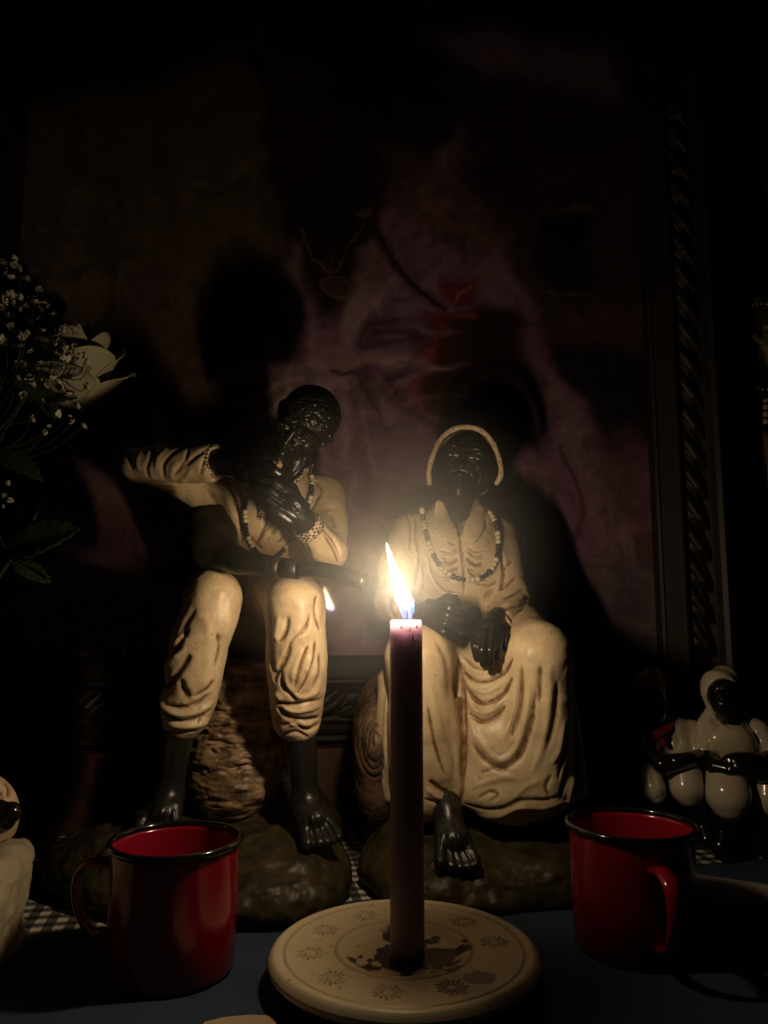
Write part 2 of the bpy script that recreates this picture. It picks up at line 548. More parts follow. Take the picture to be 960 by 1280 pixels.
# trousers
c = Clay()
c.chain([(266, 746, 0.660, 33), (262, 770, 0.660, 35), (250, 800, 0.664, 36), (243, 840, 0.670, 35), (241, 868, 0.676, 31)], k=0.006)
c.chain([(233, 876, 0.678, 31), (233, 890, 0.680, 30), (230, 898, 0.682, 26)], k=0.006)
c.chain([(266, 748, 0.672, 33), (270, 752, 0.72, 32), (298, 765, 0.80, 44)], k=0.012)
c.chain([(368, 755, 0.658, 35.5), (370, 790, 0.660, 37), (371, 830, 0.665, 38), (372, 858, 0.671, 35)], k=0.006)
c.chain([(371, 880, 0.676, 33), (371, 896, 0.680, 30), (373, 901, 0.680, 27)], k=0.004)
c.chain([(368, 755, 0.668, 34), (355, 745, 0.70, 40), (335, 745, 0.77, 48)], k=0.012)
c.ell(318, 770, 0.79, 75, 50, 48, k=0.012)
ms = [  # left leg
    ([(236, 785), (226, 800), (218, 815)], 3, -2.4), ([(229, 792), (216, 808)], 3, 2.2),
    ([(238, 818), (228, 832), (214, 850), (203, 862)], 4.5, -3.4), ([(233, 810), (214, 826), (203, 842), (199, 856)], 4, 3.0),
    ([(226, 848), (228, 862), (238, 874)], 5, -2.4),
    ([(244, 760), (232, 780), (222, 800)], 4, -1.4), ([(272, 790), (274, 810), (268, 835)], 4, -1.4), ([(288, 745), (286, 780), (278, 800)], 5, 1.2),
    ([(197, 872), (208, 886), (225, 893), (250, 888), (268, 876)], 3.2, 3.0), ([(205, 880), (222, 884), (246, 880), (262, 868)], 2.6, -3.0),
    ([(204, 892), (225, 901), (248, 898), (266, 886)], 2.2, -2.8), ([(202, 902), (224, 908), (250, 906), (262, 897)], 3, 2.0),
    ([(200, 914), (222, 917), (248, 914)], 2.0, -2.4), ([(240, 872), (258, 862), (268, 850)], 3, -2.0), ([(225, 878), (245, 886)], 3, 1.2),
    ([(255, 770), (262, 800), (258, 840), (252, 868)], 7, 1.0), ([(247, 905), (258, 893)], 1.8, -1.8),
    # right leg
    ([(336, 745), (337, 790), (340, 830), (345, 855)], 3, -2.0), ([(360, 770), (357, 788), (349, 803)], 2.8, -3.2), ([(349, 770), (345, 790), (345, 802)], 4, 1.6),
    ([(388, 765), (382, 785), (366, 800), (356, 820), (342, 848)], 2.6, -2.6), ([(364, 806), (354, 830), (341, 850)], 3, -2.6), ([(378, 785), (362, 806), (350, 828)], 3.2, 1.6),
    ([(386, 806), (378, 825), (372, 845), (368, 862)], 2.4, -2.6), ([(380, 810), (369, 832), (364, 855)], 3.4, 1.8),
    ([(394, 800), (393, 822), (383, 850), (370, 868)], 2.4, -2.4), ([(399, 815), (400, 840), (390, 862)], 3, -1.8), ([(388, 820), (382, 842)], 3, 1.4),
    ([(396, 740), (394, 765), (400, 790)], 2.4, -1.8), ([(390, 732), (400, 750), (398, 780)], 3, 1.2),
    ([(352, 838), (352, 855), (364, 868), (372, 878)], 3, -2.2), ([(356, 845), (362, 862), (376, 872), (394, 866), (402, 850)], 3, 1.8),
    ([(345, 878), (360, 881), (380, 879), (402, 874)], 2.4, -2.8), ([(346, 884), (362, 897), (382, 900), (400, 896)], 2.6, -3.0),
    ([(350, 880), (366, 889), (385, 887), (400, 882)], 3, 2.2), ([(352, 908), (366, 903), (384, 912), (400, 904)], 2.4, -2.4),
    ([(356, 902), (372, 906), (392, 905)], 2.6, 1.8), ([(352, 920), (370, 915), (386, 922)], 2.2, -2.0), ([(344, 866), (352, 876)], 3, 2)]
sculpt('trousers', c, 0.0013, M_CREAM, man, strokes=ms, rough=0.0003, rs=120)

# shirt: trunk, near arm bent on the knee, far arm raised
c = Clay()
c.chain([(318, 755, 0.80, 44), (325, 700, 0.79, 58), (335, 650, 0.765, 62), (345, 618, 0.758, 48), (350, 605, 0.757, 36)], k=0.015)
c.ell(338, 640, 0.765, 84, 52, 56, k=0.015)
c.chain([(402, 622, 0.750, 30), (410, 655, 0.725, 26), (411, 690, 0.692, 22)], k=0.010)
c.chain([(411, 690, 0.690, 22), (400, 676, 0.680, 20), (388, 662, 0.668, 17.5)], k=0.006)
c.chain([(275, 622, 0.760, 30), (222, 598, 0.745, 22), (172, 582, 0.722, 18)], k=0.012)
c.chain([(172, 581, 0.720, 21), (200, 579, 0.708, 24), (230, 579, 0.698, 25.5), (261, 578, 0.690, 26)], k=0.006)
c.chain([(266, 578, 0.686, 19), (256, 578, 0.69, 19)], k=0.002, sub=True)
c.chain([(352, 600, 0.735, 16), (340, 632, 0.700, 5)], k=0.010, sub=True)
ss = [([(166, 562), (161, 573), (166, 590)], 2.4, -1.8), ([(196, 556), (188, 571), (183, 587), (188, 600)], 2.2, -2.0), ([(211, 558), (198, 572), (195, 590)], 4, 2.0),
      ([(234, 557), (214, 568), (204, 583), (206, 601)], 2.2, -2.2), ([(222, 575), (215, 590), (217, 602)], 4, 2.0), ([(236, 560), (229, 578), (217, 596)], 2.2, -2.6),
      ([(179, 560), (172, 574), (174, 590)], 3.4, 1.8), ([(260, 560), (244, 571), (228, 585)], 2.2, -3.2), ([(256, 572), (250, 595)], 2.4, -3.2), ([(240, 585), (232, 597), (225, 604)], 3, 1.4),
      ([(170, 600), (200, 605), (240, 606), (262, 602)], 2.2, 1.2), ([(262, 603), (268, 600)], 2, 1),
      ([(281, 592), (290, 618), (298, 645), (303, 680)], 2.6, -2.6), ([(276, 600), (284, 625), (292, 650)], 4, 1.2),
      ([(335, 640), (332, 655), (326, 670), (319, 684)], 2, -2.0), ([(341, 640), (338, 652)], 2, 1.4), ([(310, 668), (320, 680), (330, 688)], 2, -1.6),
      ([(345, 652), (336, 664), (328, 672)], 2.2, 1.4), ([(352, 660), (342, 672), (334, 680)], 2.2, 1.6), ([(349, 656), (339, 668)], 1.8, -1.8), ([(358, 668), (346, 680)], 2.0, -1.6),
      ([(340, 690), (352, 682), (362, 672)], 2, 1.2), ([(392, 600), (401, 612), (396, 625)], 3, -1.2), ([(405, 668), (417, 685), (424, 705)], 2.6, -2.2), ([(400, 664), (411, 684), (416, 704)], 2.4, 1.4),
      ([(396, 650), (407, 662), (420, 680), (427, 700)], 2.4, -2.6), ([(413, 640), (420, 660)], 4, -1.4), ([(372, 668), (382, 684), (390, 700)], 3, -2.0), ([(260, 610), (272, 632), (282, 660)], 5, -1.2),
      ([(398, 618), (392, 632), (386, 640)], 2, -1.2), ([(384, 690), (398, 700), (410, 706)], 3, 1.2)]
ss = [(l_, w_, h_ * (0.62 if k_ < 9 else 1)) for k_, (l_, w_, h_) in enumerate(ss)]
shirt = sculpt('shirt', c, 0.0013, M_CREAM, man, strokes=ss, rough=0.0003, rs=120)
band('checked_cuff', at(262, 578, 0.690), at(273, 577, 0.684), 20.5 * mpp(0.69), 19.5 * mpp(0.69), M_CUFF, man, 0.0016)
band('checked_cuff', at(389, 663, 0.668), at(381, 654, 0.661), 18 * mpp(0.67), 17.5 * mpp(0.67), M_CUFF, man, 0.0014)
bvs = bvh_of(shirt)
for pts in ([(390, 580), (378, 596), (364, 609), (356, 616)], [(322, 630), (326, 641), (327, 650)]):
    P = [hit(bvs, x, y, 0.73)[0] + np.array([0, -0.0016, 0]) for x, y in smooth_line(pts, 9)]
    P = np.array(P); P[:, 1] = np.convolve(np.pad(P[:, 1], 1, mode='edge'), [1 / 3] * 3, 'valid')
    tube('checked_collar', P, np.array([3, 5, 6, 6.5, 6.5, 6, 5.5, 4.5, 2.5]) * mpp(0.73), M_CUFF, man, seg=10, flat=0.35)

# shins and bare feet
def foot(parent, ankle, toes, Ya, Yt, shin, name='bare_foot', w=17, back=None):
    c = Clay()
    c.chain([shin, (ankle[0], ankle[1], Ya, 15.5), (ankle[0], ankle[1] + 14, Ya, 16)], k=0.008)
    n = len(toes)
    mid = np.mean([[t[0], t[1]] for t in toes], axis=0)
    c.chain([(ankle[0], ankle[1] + 8, Ya, 15), (0.5 * (ankle[0] + mid[0]), 0.5 * (ankle[1] + 8 + mid[1]) - 1, 0.5 * (Ya + Yt), w * 0.95)], k=0.010)
    st = []
    for i, (x, y, r) in enumerate(toes):
        bx = 0.55 * (ankle[0]) + 0.45 * mid[0] + (x - mid[0]) * 0.55; by = ankle[1] + 0.42 * (y - ankle[1])
        kx, ky = 0.35 * bx + 0.65 * x, 0.35 * by + 0.65 * y - 4
        c.chain([(bx, by, Ya * 0.6 + Yt * 0.4, r * 1.3), (kx, ky, Yt + 0.010, r * 1.0), (x, y - 5, Yt + 0.003, r * 0.95), (x, y, Yt, r * 0.95)], k=0.0022 if i else 0.003)
        st.append(([(bx, by), (kx, ky)], 1.5, 0.7))
    for i in range(n - 1):
        a, b2 = toes[i], toes[i + 1]
        st.append(([((a[0] + b2[0]) / 2 * 0.6 + 0.4 * ankle[0], (a[1] + b2[1]) / 2 - 26), ((a[0] + b2[0]) / 2, (a[1] + b2[1]) / 2 - 4)], 1.4, -0.9))
    c2 = sculpt(name, c, 0.0009, M_SKIN, parent, strokes=st)
    return c2
foot(man, (381, 992), [(384, 1056, 9.5), (399, 1054, 6.5), (408, 1053, 6), (416, 1051, 5.5), (423, 1047, 5)], 0.690, 0.658, (374, 915, 0.684, 21))
foot(man, (212, 985), [(218, 1046, 9), (204, 1046, 6.5), (193, 1044, 6), (182, 1042, 5.5), (171, 1038, 5)], 0.692, 0.662, (222, 915, 0.686, 20))

# head: turned down to the hands, tilted
def make_head(parent, O, s, X, Yd, Z, hair=True, mouth_open=0):
    """O centre, s size, X right ear axis, Yd face direction, Z crown (unit vectors)"""
    def p(x, y, z): return O + s * (x * X + y * Yd + z * Z)
    c = Clay()
    c.chain_w([p(0, -0.12, 0.18), p(0, 0.12, 0.14)], [0.80 * s, 0.74 * s], k=0.2 * s)
    c.chain_w([p(0, 0.30, -0.25), p(0, 0.42, -0.72)], [0.58 * s, 0.32 * s], k=0.25 * s)
    c.chain_w([p(-0.42, 0.2, -0.35), p(-0.16, 0.40, -0.80)], [0.30 * s, 0.20 * s], k=0.2 * s)
    c.chain_w([p(0.42, 0.2, -0.35), p(0.16, 0.40, -0.80)], [0.30 * s, 0.20 * s], k=0.2 * s)
    for q in (-1, 1):
        c.chain_w([p(q * 0.46, 0.58, -0.16)], [0.17 * s], k=0.15 * s)             # cheekbones
        c.chain_w([p(q * 0.10, 0.84, 0.26), p(q * 0.34, 0.80, 0.30), p(q * 0.52, 0.62, 0.20)], [0.08 * s, 0.10 * s, 0.08 * s], k=0.10 * s)  # brows
        c.chain_w([p(q * 0.29, 0.93, 0.08)], [0.19 * s], k=0.12 * s, sub=True)    # sockets
        c.chain_w([p(q * 0.29, 0.68, 0.07)], [0.155 * s], k=0.04 * s)             # eyeballs
        c.chain_w([p(q * 0.14, 0.82, 0.115), p(q * 0.29, 0.865, 0.135), p(q * 0.43, 0.78, 0.095)], [0.040 * s, 0.050 * s, 0.035 * s], k=0.03 * s)
        c.chain_w([p(q * 0.15, 0.82, 0.025), p(q * 0.29, 0.845, 0.0), p(q * 0.43, 0.77, 0.03)], [0.03 * s, 0.042 * s, 0.03 * s], k=0.03 * s)
        c.chain_w([p(q * 0.13, 0.98, -0.26)], [0.085 * s], k=0.06 * s)            # nostril wings
        c.chain_w([p(q * 0.24, 0.86, -0.22), p(q * 0.36, 0.70, -0.50)], [0.05 * s, 0.05 * s], k=0.10 * s)
        c.chain_w([p(q * 0.80, 0.00, 0.16), p(q * 0.84, -0.06, 0.02), p(q * 0.78, 0.02, -0.22)], [0.10 * s, 0.12 * s, 0.07 * s], k=0.06 * s)  # ears
        c.chain_w([p(q * 0.90, 0.06, 0.0)], [0.07 * s], k=0.04 * s, sub=True)
    c.chain_w([p(0, 0.84, 0.18), p(0, 0.98, -0.10), p(0, 1.04, -0.22)], [0.075 * s, 0.085 * s, 0.105 * s], k=0.07 * s)  # nose
    c.chain_w([p(-0.22, 0.80, -0.46), p(0, 0.90, -0.44), p(0.22, 0.80, -0.47)], [0.05 * s, 0.085 * s, 0.05 * s], k=0.05 * s)
    c.chain_w([p(-0.20, 0.78, -0.56), p(0, 0.90, -0.58), p(0.20, 0.78, -0.56)], [0.05 * s, 0.08 * s, 0.05 * s], k=0.05 * s)
    c.chain_w([p(-0.22, 0.88, -0.505), p(0, 1.0, -0.505), p(0.22, 0.88, -0.505)], [0.011 * s, 0.013 * s, 0.011 * s], k=0.02 * s, sub=True)
    c.chain_w([p(0, 0.72, -0.82)], [0.17 * s], k=0.10 * s)
    return c, p

def basis(Yd, Zh):
    Yd = np.array(Yd, float); Yd /= np.linalg.norm(Yd)
    Zh = np.array(Zh, float); Z = Zh - Yd * (Zh @ Yd); Z /= np.linalg.norm(Z)
    return np.cross(Yd, Z), Yd, Z

MS = 36 * mpp(0.715) / 0.80
MX, MY, MZ = basis((-0.36, -0.80, -0.60), (0.60, -0.20, 0.78))
MO = at(381, 529, 0.722)
c, p = make_head(man, MO, MS, MX, MY, MZ)
c.chain_w([p(0, -0.1, -0.5), at(368, 600, 0.75)], [0.42 * MS, 0.50 * MS], k=0.15 * MS)
hs = [([(376, 528), (390, 538), (402, 550), (407, 562)], 1.3, -1.0), ([(384, 522), (400, 533), (411, 548)], 1.3, -1.0), ([(372, 536), (385, 545), (395, 558), (398, 570)], 1.3, -1.0),
      ([(362, 520), (375, 522), (388, 516)], 1.2, -0.9), ([(356, 526), (366, 529), (376, 526)], 1.2, -0.9), ([(366, 548), (376, 556), (388, 560)], 1.2, 0.8),
      ([(357, 556), (362, 572), (358, 588)], 1.4, -1.1), ([(388, 578), (378, 588), (368, 598)], 1.3, -1.0), ([(383, 566), (377, 580), (366, 590)], 1.3, -0.9)]
sculpt('head', c, 0.0008, M_SKIN, man, strokes=hs)
for q in (-1, 1):
    e = Clay(); e.chain_w([p(q * 0.23, 0.765, 0.07), p(q * 0.35, 0.755, 0.07)], [0.095 * MS, 0.09 * MS], k=0.001)
    sculpt('eye', e, 0.0005, M_EYE, man, it=1)
    e = Clay(); e.chain_w([p(q * 0.29, 0.815, 0.068)], [0.056 * MS], k=0.001)
    sculpt('pupil', e, 0.0004, M_SKIN, man, it=1)
# cropped curly hair
c = Clay()
c.chain_w([p(0, -0.16, 0.24), p(0, 0.02, 0.30)], [0.845 * MS, 0.76 * MS], k=0.1 * MS)
c.chain_w([p(0, -0.30, -0.1)], [0.72 * MS], k=0.1 * MS)
V, Q = c.build(0.0009)
V = relax(V, Q, 2)
N = vnormals(V, Q)
loc = (V - MO) / MS
fwdv, upz = loc @ MY, loc @ MZ
cell = np.abs(vnoise(V, 330)) ; cell2 = vnoise(V, 170)
line_h = 0.42 + 0.12 * cell2
mask = np.clip((upz * 0.9 - fwdv * 0.55 - 0.02 + 0.05 * cell2) * 8, -1, 1)
V = V + N * ((0.0022 * (0.45 - cell) + 0.0006 * cell2) * np.clip(mask, 0, 1) - 0.006 * np.clip(-mask + 0.2, 0, 1))[:, None]
o = mesh_np('curly_hair', V - np.array(man.location), Q, M_HAIR, None, attrs={'dirt': np.zeros(len(V))}); o.parent = man

# hands
c = Clay()
c.chain([(270, 577, 0.686, 17), (292, 582, 0.676, 15.5), (308, 590, 0.668, 15)], k=0.006)
c.chain([(308, 590, 0.668, 15), (326, 596, 0.662, 15)], k=0.006)
c.chain([(312, 592, 0.655, 7), (316, 606, 0.650, 6.2), (328, 611, 0.648, 5.4)], k=0.0012)
c.chain([(320, 588, 0.653, 7), (327, 600, 0.646, 6.2), (338, 606, 0.646, 5.4)], k=0.0012)
c.chain([(329, 585, 0.653, 6.8), (337, 595, 0.645, 6), (346, 600, 0.646, 5.4)], k=0.0012)
c.chain([(336, 582, 0.655, 6.4), (344, 588, 0.648, 5.8), (350, 592, 0.650, 5)], k=0.0012)
c.chain([(318, 580, 0.662, 7.5), (332, 574, 0.658, 6.2), (343, 577, 0.660, 5.4)], k=0.0016)
sculpt('hand', c, 0.0008, M_SKIN, man, strokes=[([(290, 575), (306, 580), (318, 586)], 1.6, 0.7), ([(290, 586), (304, 594)], 1.4, -0.6)])
c = Clay()
c.chain([(388, 660, 0.668, 15.5), (374, 645, 0.656, 16.5), (362, 632, 0.650, 17)], k=0.006)
c.ell(362, 633, 0.650, 20, 11, 17, rot=(0, 0, 0), k=0.006)
for (a, b_, d_) in (((358, 613, .645, 7), (344, 603, .640, 6.2), (328, 601, .642, 5.4)),
                    ((352, 624, .642, 7.2), (338, 613, .637, 6.4), (324, 611, .640, 5.6)),
                    ((349, 635, .642, 7), (335, 624, .638, 6.2), (324, 621, .640, 5.4)),
                    ((352, 645, .645, 6.6), (340, 636, .641, 5.8), (330, 632, .643, 5))):
    c.chain([(a[0] + 10, a[1] + 6, a[2] + .004, 7), a, b_, d_], k=0.0012)
c.chain([(372, 628, .652, 8), (366, 611, .650, 7), (356, 600, .650, 6.2), (346, 593, .652, 5.4)], k=0.002)
sculpt('hand', c, 0.0008, M_SKIN, man, strokes=[([(378, 634), (362, 619), (350, 610)], 1.6, 0.9), ([(376, 644), (360, 630), (348, 621)], 1.5, 0.9), ([(372, 650), (358, 640), (346, 632)], 1.4, 0.8),
       ([(368, 630), (373, 636), (370, 641)], 1.6, -0.9)])

neck1 = empty('bead_necklace', at(340, 640, 0.74), 'necklace of black and cream beads around the old man statue in the shirt', 'necklace', 'bead necklaces on the statues')
i = bead_strand(neck1, [(304, 582), (305, 600), (307, 620), (306, 640), (307, 655), (309, 668), (315, 682), (325, 694), (342, 697), (356, 686), (364, 676), (372, 660), (384, 634), (389, 618), (390, 604), (389, 590), (387, 580)],
            bvs, 0.73, n_group=3, size=6.4)

# ------------------------------------------------------------------ long pipe lying over the knees
pipe = empty('tobacco_pipe', at(330, 712, 0.64), 'long black tobacco pipe lying across the knees of the old man statue', 'pipe')
c = Clay()
c.ell(262, 678, 0.668, 35, 33, 36, k=0.01)
c.chain([(262, 665, 0.668, 30), (258, 648, 0.668, 26)], k=0.008)
c.chain([(258, 650, 0.668, 18), (255, 622, 0.668, 20)], k=0.003, sub=True)
c.chain([(268, 688, 0.662, 24), (300, 702, 0.640, 17), (318, 705, 0.634, 14.5), (338, 708, 0.628, 14)], k=0.012)
sculpt('bowl', c, 0.0013, M_PIPE, pipe, rough=0.0004, rs=90)
tube('shank_band', [at(337, 708, .6285), at(352, 710, .6245)], [13.6 * mpp(.62)] * 2, M_PIPE, pipe, seg=24)
tube('shank', [at(351, 710, .625), at(374, 712, .619)], [12.8 * mpp(.62), 12.3 * mpp(.62)], M_STEM, pipe, seg=24)
P = smooth_line([at(373, 711.5, .619), at(395, 712, .614), (at(420, 717, .610)), at(440, 723, .606), at(457, 728, .603)], 14)
tube('stem', P, np.linspace(11.6, 10.4, 14) * mpp(.61), M_STEM, pipe, seg=20, flat=0.95)
# ------------------------------------------------------------------ statue of the seated old woman
wom = empty('seated_old_woman_statue', at(600, 1100, 0.76) * np.array([1, 1, 0]),
            'painted statue of an old woman in cream headscarf and long skirt, hands in her lap', 'statue', 'seated plaster statues behind the candle')
c = Clay()
c.ell_w((0.092, 0.76, 0.012), (0.112, 0.100, 0.034), k=0.02)
c.ell_w((0.14, 0.70, 0.010), (0.055, 0.045, 0.028), k=0.02)
c.ell_w((0.045, 0.72, 0.014), (0.066, 0.070, 0.026), k=0.02)
c.ell_w((0.065, 0.68, 0.006), (0.070, 0.038, 0.018), k=0.012)
c.ell_w((0.09, 0.80, 0.04), (0.100, 0.070, 0.050), k=0.03)
c.cut_below(0.002)
sculpt('rock_base', c, 0.0018, M_ROCK, wom, rough=0.0024, rs=62, strokes=[
    ([(600, 1100), (640, 1107), (680, 1102), (715, 1090)], 4, 1.2), ([(655, 1104), (650, 1096), (655, 1088)], 3, -2), ([(620, 1040), (617, 1052)], 2, -1)])
# log the statue sits on; its sawn end shows at one side
c = Clay()
c.ell(474, 925, 0.765, 33, 60, 62, k=0.01)
c.ell(480, 900, 0.80, 35, 60, 60, k=0.01)
c.ell(474, 975, 0.78, 30, 60, 50, k=0.01)
ls = []
for k_ in range(1, 6):
    r = k_ / 6.0
    ls.append(([(468 + 25 * r * math.cos(a), 925 + 56 * r * math.sin(a)) for a in np.linspace(0.2 + k_, 6.2 + k_, 14)], 1.5, -2.0))
ls += [([(449, 905), (447, 935), (455, 975)], 3, 2), ([(462, 872), (480, 868), (495, 878)], 2, -2)]
sculpt('log_seat', c, 0.0015, M_BARKB, wom, rough=0.0008, rs=90, strokes=ls)

# skirt
c = Clay()
c.chain([(523, 822, 0.688, 36), (525, 860, 0.692, 39), (528, 910, 0.700, 42), (530, 955, 0.708, 42), (532, 985, 0.712, 38)], k=0.010)
c.chain([(523, 822, 0.690, 36), (545, 800, 0.75, 44), (570, 800, 0.80, 50)], k=0.016)
c.chain([(672, 820, 0.690, 38), (672, 870, 0.694, 42), (668, 930, 0.700, 46), (664, 975, 0.702, 46)], k=0.014)
c.chain([(672, 820, 0.690, 38), (645, 800, 0.75, 46), (610, 800, 0.80, 50)], k=0.016)
c.chain([(612, 860, 0.712, 34), (618, 920, 0.708, 46), (624, 980, 0.706, 44)], k=0.020)
c.chain([(590, 980, 0.706, 24), (640, 990, 0.700, 28), (690, 985, 0.702, 24), (716, 985, 0.715, 16)], k=0.012)
c.chain([(700, 850, 0.720, 16), (712, 930, 0.730, 16), (720, 985, 0.730, 14)], k=0.012)
c.chain([(488, 850, 0.725, 16), (486, 950, 0.735, 18), (490, 990, 0.74, 14)], k=0.012)
c.chain([(640, 850, 0.78, 60), (640, 960, 0.78, 60)], k=0.02)
c.chain([(579, 900, 0.658, 2), (580, 940, 0.662, 3), (577, 1015, 0.672, 5)], k=0.010, sub=True)
c.chain([(582, 820, 0.735, 30), (586, 850, 0.730, 30)], k=0.012)
c.chain([(545, 1026, 0.655, 20), (590, 1040, 0.655, 22), (640, 1043, 0.652, 17), (700, 1036, 0.66, 14)], k=0.006, sub=True)
ws = [([(577, 832), (578, 870), (580, 930), (577, 985), (574, 1012)], 4, -4.0), ([(566, 810), (566, 870), (570, 930), (570, 985)], 5, 1.5),
      ([(590, 870), (592, 930), (594, 985)], 5, 1.6),
      # swags hanging between the knees
      ([(574, 818), (588, 836), (606, 841), (624, 833), (636, 815)], 2.6, 2.6), ([(572, 824), (586, 846), (606, 852), (628, 842), (642, 820)], 2.6, -2.8),
      ([(578, 846), (594, 862), (612, 864), (632, 850)], 2.8, 2.0), ([(580, 858), (596, 876), (612, 878), (630, 866), (640, 846)], 3.0, -2.8),
      ([(582, 872), (598, 890), (616, 888), (634, 868)], 3.0, 2.2), ([(585, 890), (600, 901), (618, 897), (632, 882)], 3.0, -3.2),
      ([(588, 905), (604, 932), (625, 950), (645, 935), (658, 895), (662, 850)], 4.0, 2.2), ([(588, 925), (606, 950), (628, 960), (650, 945), (664, 905), (670, 860)], 4.0, -2.4),
      ([(645, 850), (642, 890), (630, 925)], 5, 2.0), ([(652, 830), (650, 880), (640, 920)], 4, -2.2),
      ([(688, 830), (686, 880), (678, 930), (664, 968)], 5, 1.6), ([(676, 830), (674, 880)], 4, -1.6), ([(698, 850), (694, 900), (682, 940)], 4, -2.0),
      ([(706, 900), (700, 935), (690, 955)], 4, 1.6), ([(710, 905), (706, 940), (698, 975)], 3, -2.0), ([(712, 950), (706, 975), (700, 1000)], 2.4, -3.0),
      ([(718, 955), (714, 980), (709, 1006)], 2.4, 2.4), ([(722, 955), (721, 985), (716, 1005)], 2.2, -2.8), ([(728, 970), (727, 990), (722, 1005)], 2.2, 2),
      ([(590, 985), (606, 978), (630, 972), (650, 974)], 3, 1.2), ([(596, 998), (612, 990), (622, 994), (612, 1002)], 2.2, -1.6), ([(600, 965), (620, 962), (640, 966)], 3, -1.2),
      ([(576, 1012), (600, 1020), (625, 1020), (650, 1010), (680, 1010), (700, 1004), (730, 1000)], 3, 1.8),
      ([(580, 1004), (606, 1012), (630, 1010), (652, 1001), (684, 1000), (704, 992)], 2.4, -1.8), ([(640, 1000), (656, 985), (676, 975)], 3, 1.2), ([(690, 968), (682, 985), (690, 998)], 2.6, -1.6),
      # near leg
      ([(544, 800), (558, 830), (562, 880)], 4, -1.6), ([(536, 850), (548, 900), (560, 950), (566, 985)], 4, 1.4), ([(534, 880), (544, 930), (556, 970)], 3, -1.6),
      ([(536, 975), (548, 985), (564, 994)], 2.6, -2.4), ([(532, 984), (546, 996), (560, 1000)], 2.6, 2.0), ([(530, 998), (545, 1003), (555, 1002)], 2, -2.0),
      ([(492, 840), (488, 900), (487, 960)], 3, -2.0), ([(484, 860), (482, 920), (486, 980)], 3, 1.6)]
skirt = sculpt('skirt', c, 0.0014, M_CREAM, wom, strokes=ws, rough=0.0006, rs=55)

# blouse and arms
c = Clay()
c.chain([(578, 785, 0.80, 58), (574, 740, 0.80, 60), (573, 700, 0.80, 62), (574, 670, 0.805, 52), (575, 650, 0.808, 36)], k=0.014)
c.ell(570, 700, 0.79, 74, 50, 60, k=0.014)
c.chain([(516, 668, 0.80, 27), (500, 710, 0.785, 27), (494, 752, 0.765, 25)], k=0.010)
c.chain([(494, 752, 0.763, 25), (506, 764, 0.735, 21), (520, 768, 0.718, 17)], k=0.008)
c.chain([(620, 672, 0.80, 27), (630, 715, 0.785, 25), (637, 752, 0.765, 25)], k=0.010)
c.chain([(638, 752, 0.765, 25), (635, 768, 0.735, 21), (624, 776, 0.715, 18)], k=0.008)
c.chain([(614, 778, 0.705, 14), (622, 775, 0.715, 14)], k=0.002, sub=True)
c.chain([(573, 606, 0.785, 30), (573, 634, 0.772, 19), (574, 650, 0.760, 12), (574, 667, 0.752, 3)], k=0.003, sub=True)
bs = [([(574, 664), (577, 690), (580, 715), (580, 745)], 1.6, -2.4), ([(570, 668), (573, 690), (576, 715)], 2, 1.2),
      ([(581, 690), (592, 698), (606, 700)], 1.8, 1.6), ([(581, 697), (594, 706), (606, 706)], 1.6, -1.8), ([(582, 703), (594, 712), (606, 712)], 1.8, 1.6), ([(582, 709), (592, 719), (604, 720)], 1.6, -1.8), ([(583, 716), (592, 726)], 1.8, 1.4),
      ([(572, 692), (562, 697), (548, 694)], 1.8, 1.6), ([(573, 698), (562, 703), (548, 702)], 1.6, -1.8), ([(574, 704), (562, 709), (550, 709)], 1.8, 1.6), ([(574, 710), (564, 716), (554, 716)], 1.6, -1.8), ([(576, 716), (566, 722)], 1.8, 1.4),
      ([(548, 630), (550, 650), (558, 672), (568, 682)], 2, -2.4), ([(600, 635), (608, 655), (602, 668), (592, 678)], 2, -2.4),
      ([(520, 645), (518, 670), (522, 700), (518, 735)], 2.0, -2.2), ([(526, 700), (528, 725), (526, 745)], 2, -1.6), ([(506, 640), (512, 660), (510, 690)], 2.6, -1.4),
      ([(534, 690), (540, 720), (555, 738), (580, 742)], 2, -1.2), ([(628, 690), (630, 715), (624, 738)], 2.2, -3.0), ([(620, 660), (628, 680)], 2.4, 1.2),
      ([(656, 735), (642, 742), (626, 748)], 2.2, -2.2), ([(658, 745), (644, 752), (628, 757)], 2.2, 2.0), ([(660, 755), (644, 758), (624, 762)], 2.2, -2.4), ([(652, 763), (638, 766), (622, 768)], 2, 1.8),
      ([(640, 790), (636, 778), (622, 765), (606, 762)], 2.0, 2.4), ([(644, 784), (638, 772), (624, 760)], 1.8, -2.2), ([(650, 778), (645, 768)], 2.0, -1.8), ([(645, 720), (634, 730), (622, 738)], 2.4, -1.6), ([(640, 700), (630, 712)], 2.4, -1.2),
      ([(490, 740), (486, 760), (496, 775)], 2.6, -2.0), ([(500, 735), (498, 755), (508, 770)], 2.4, -2), ([(484, 700), (480, 730)], 3, -1.2), ([(496, 745), (492, 765)], 2.4, 1.6),
      ([(590, 728), (610, 732), (622, 725)], 2, -1.2)] + [([(578 + 6 * s_, 684 + 4.2 * k_), (578 + s_ * 16, 690 + 4.4 * k_ + 2 * (k_ % 2)), (578 + s_ * random.uniform(24, 34), 688 + 4.8 * k_)], 1.1, -1.3) for s_ in (-1, 1) for k_ in range(9)]
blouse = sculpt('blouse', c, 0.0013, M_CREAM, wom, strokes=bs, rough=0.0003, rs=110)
bvw = bvh_of(blouse)
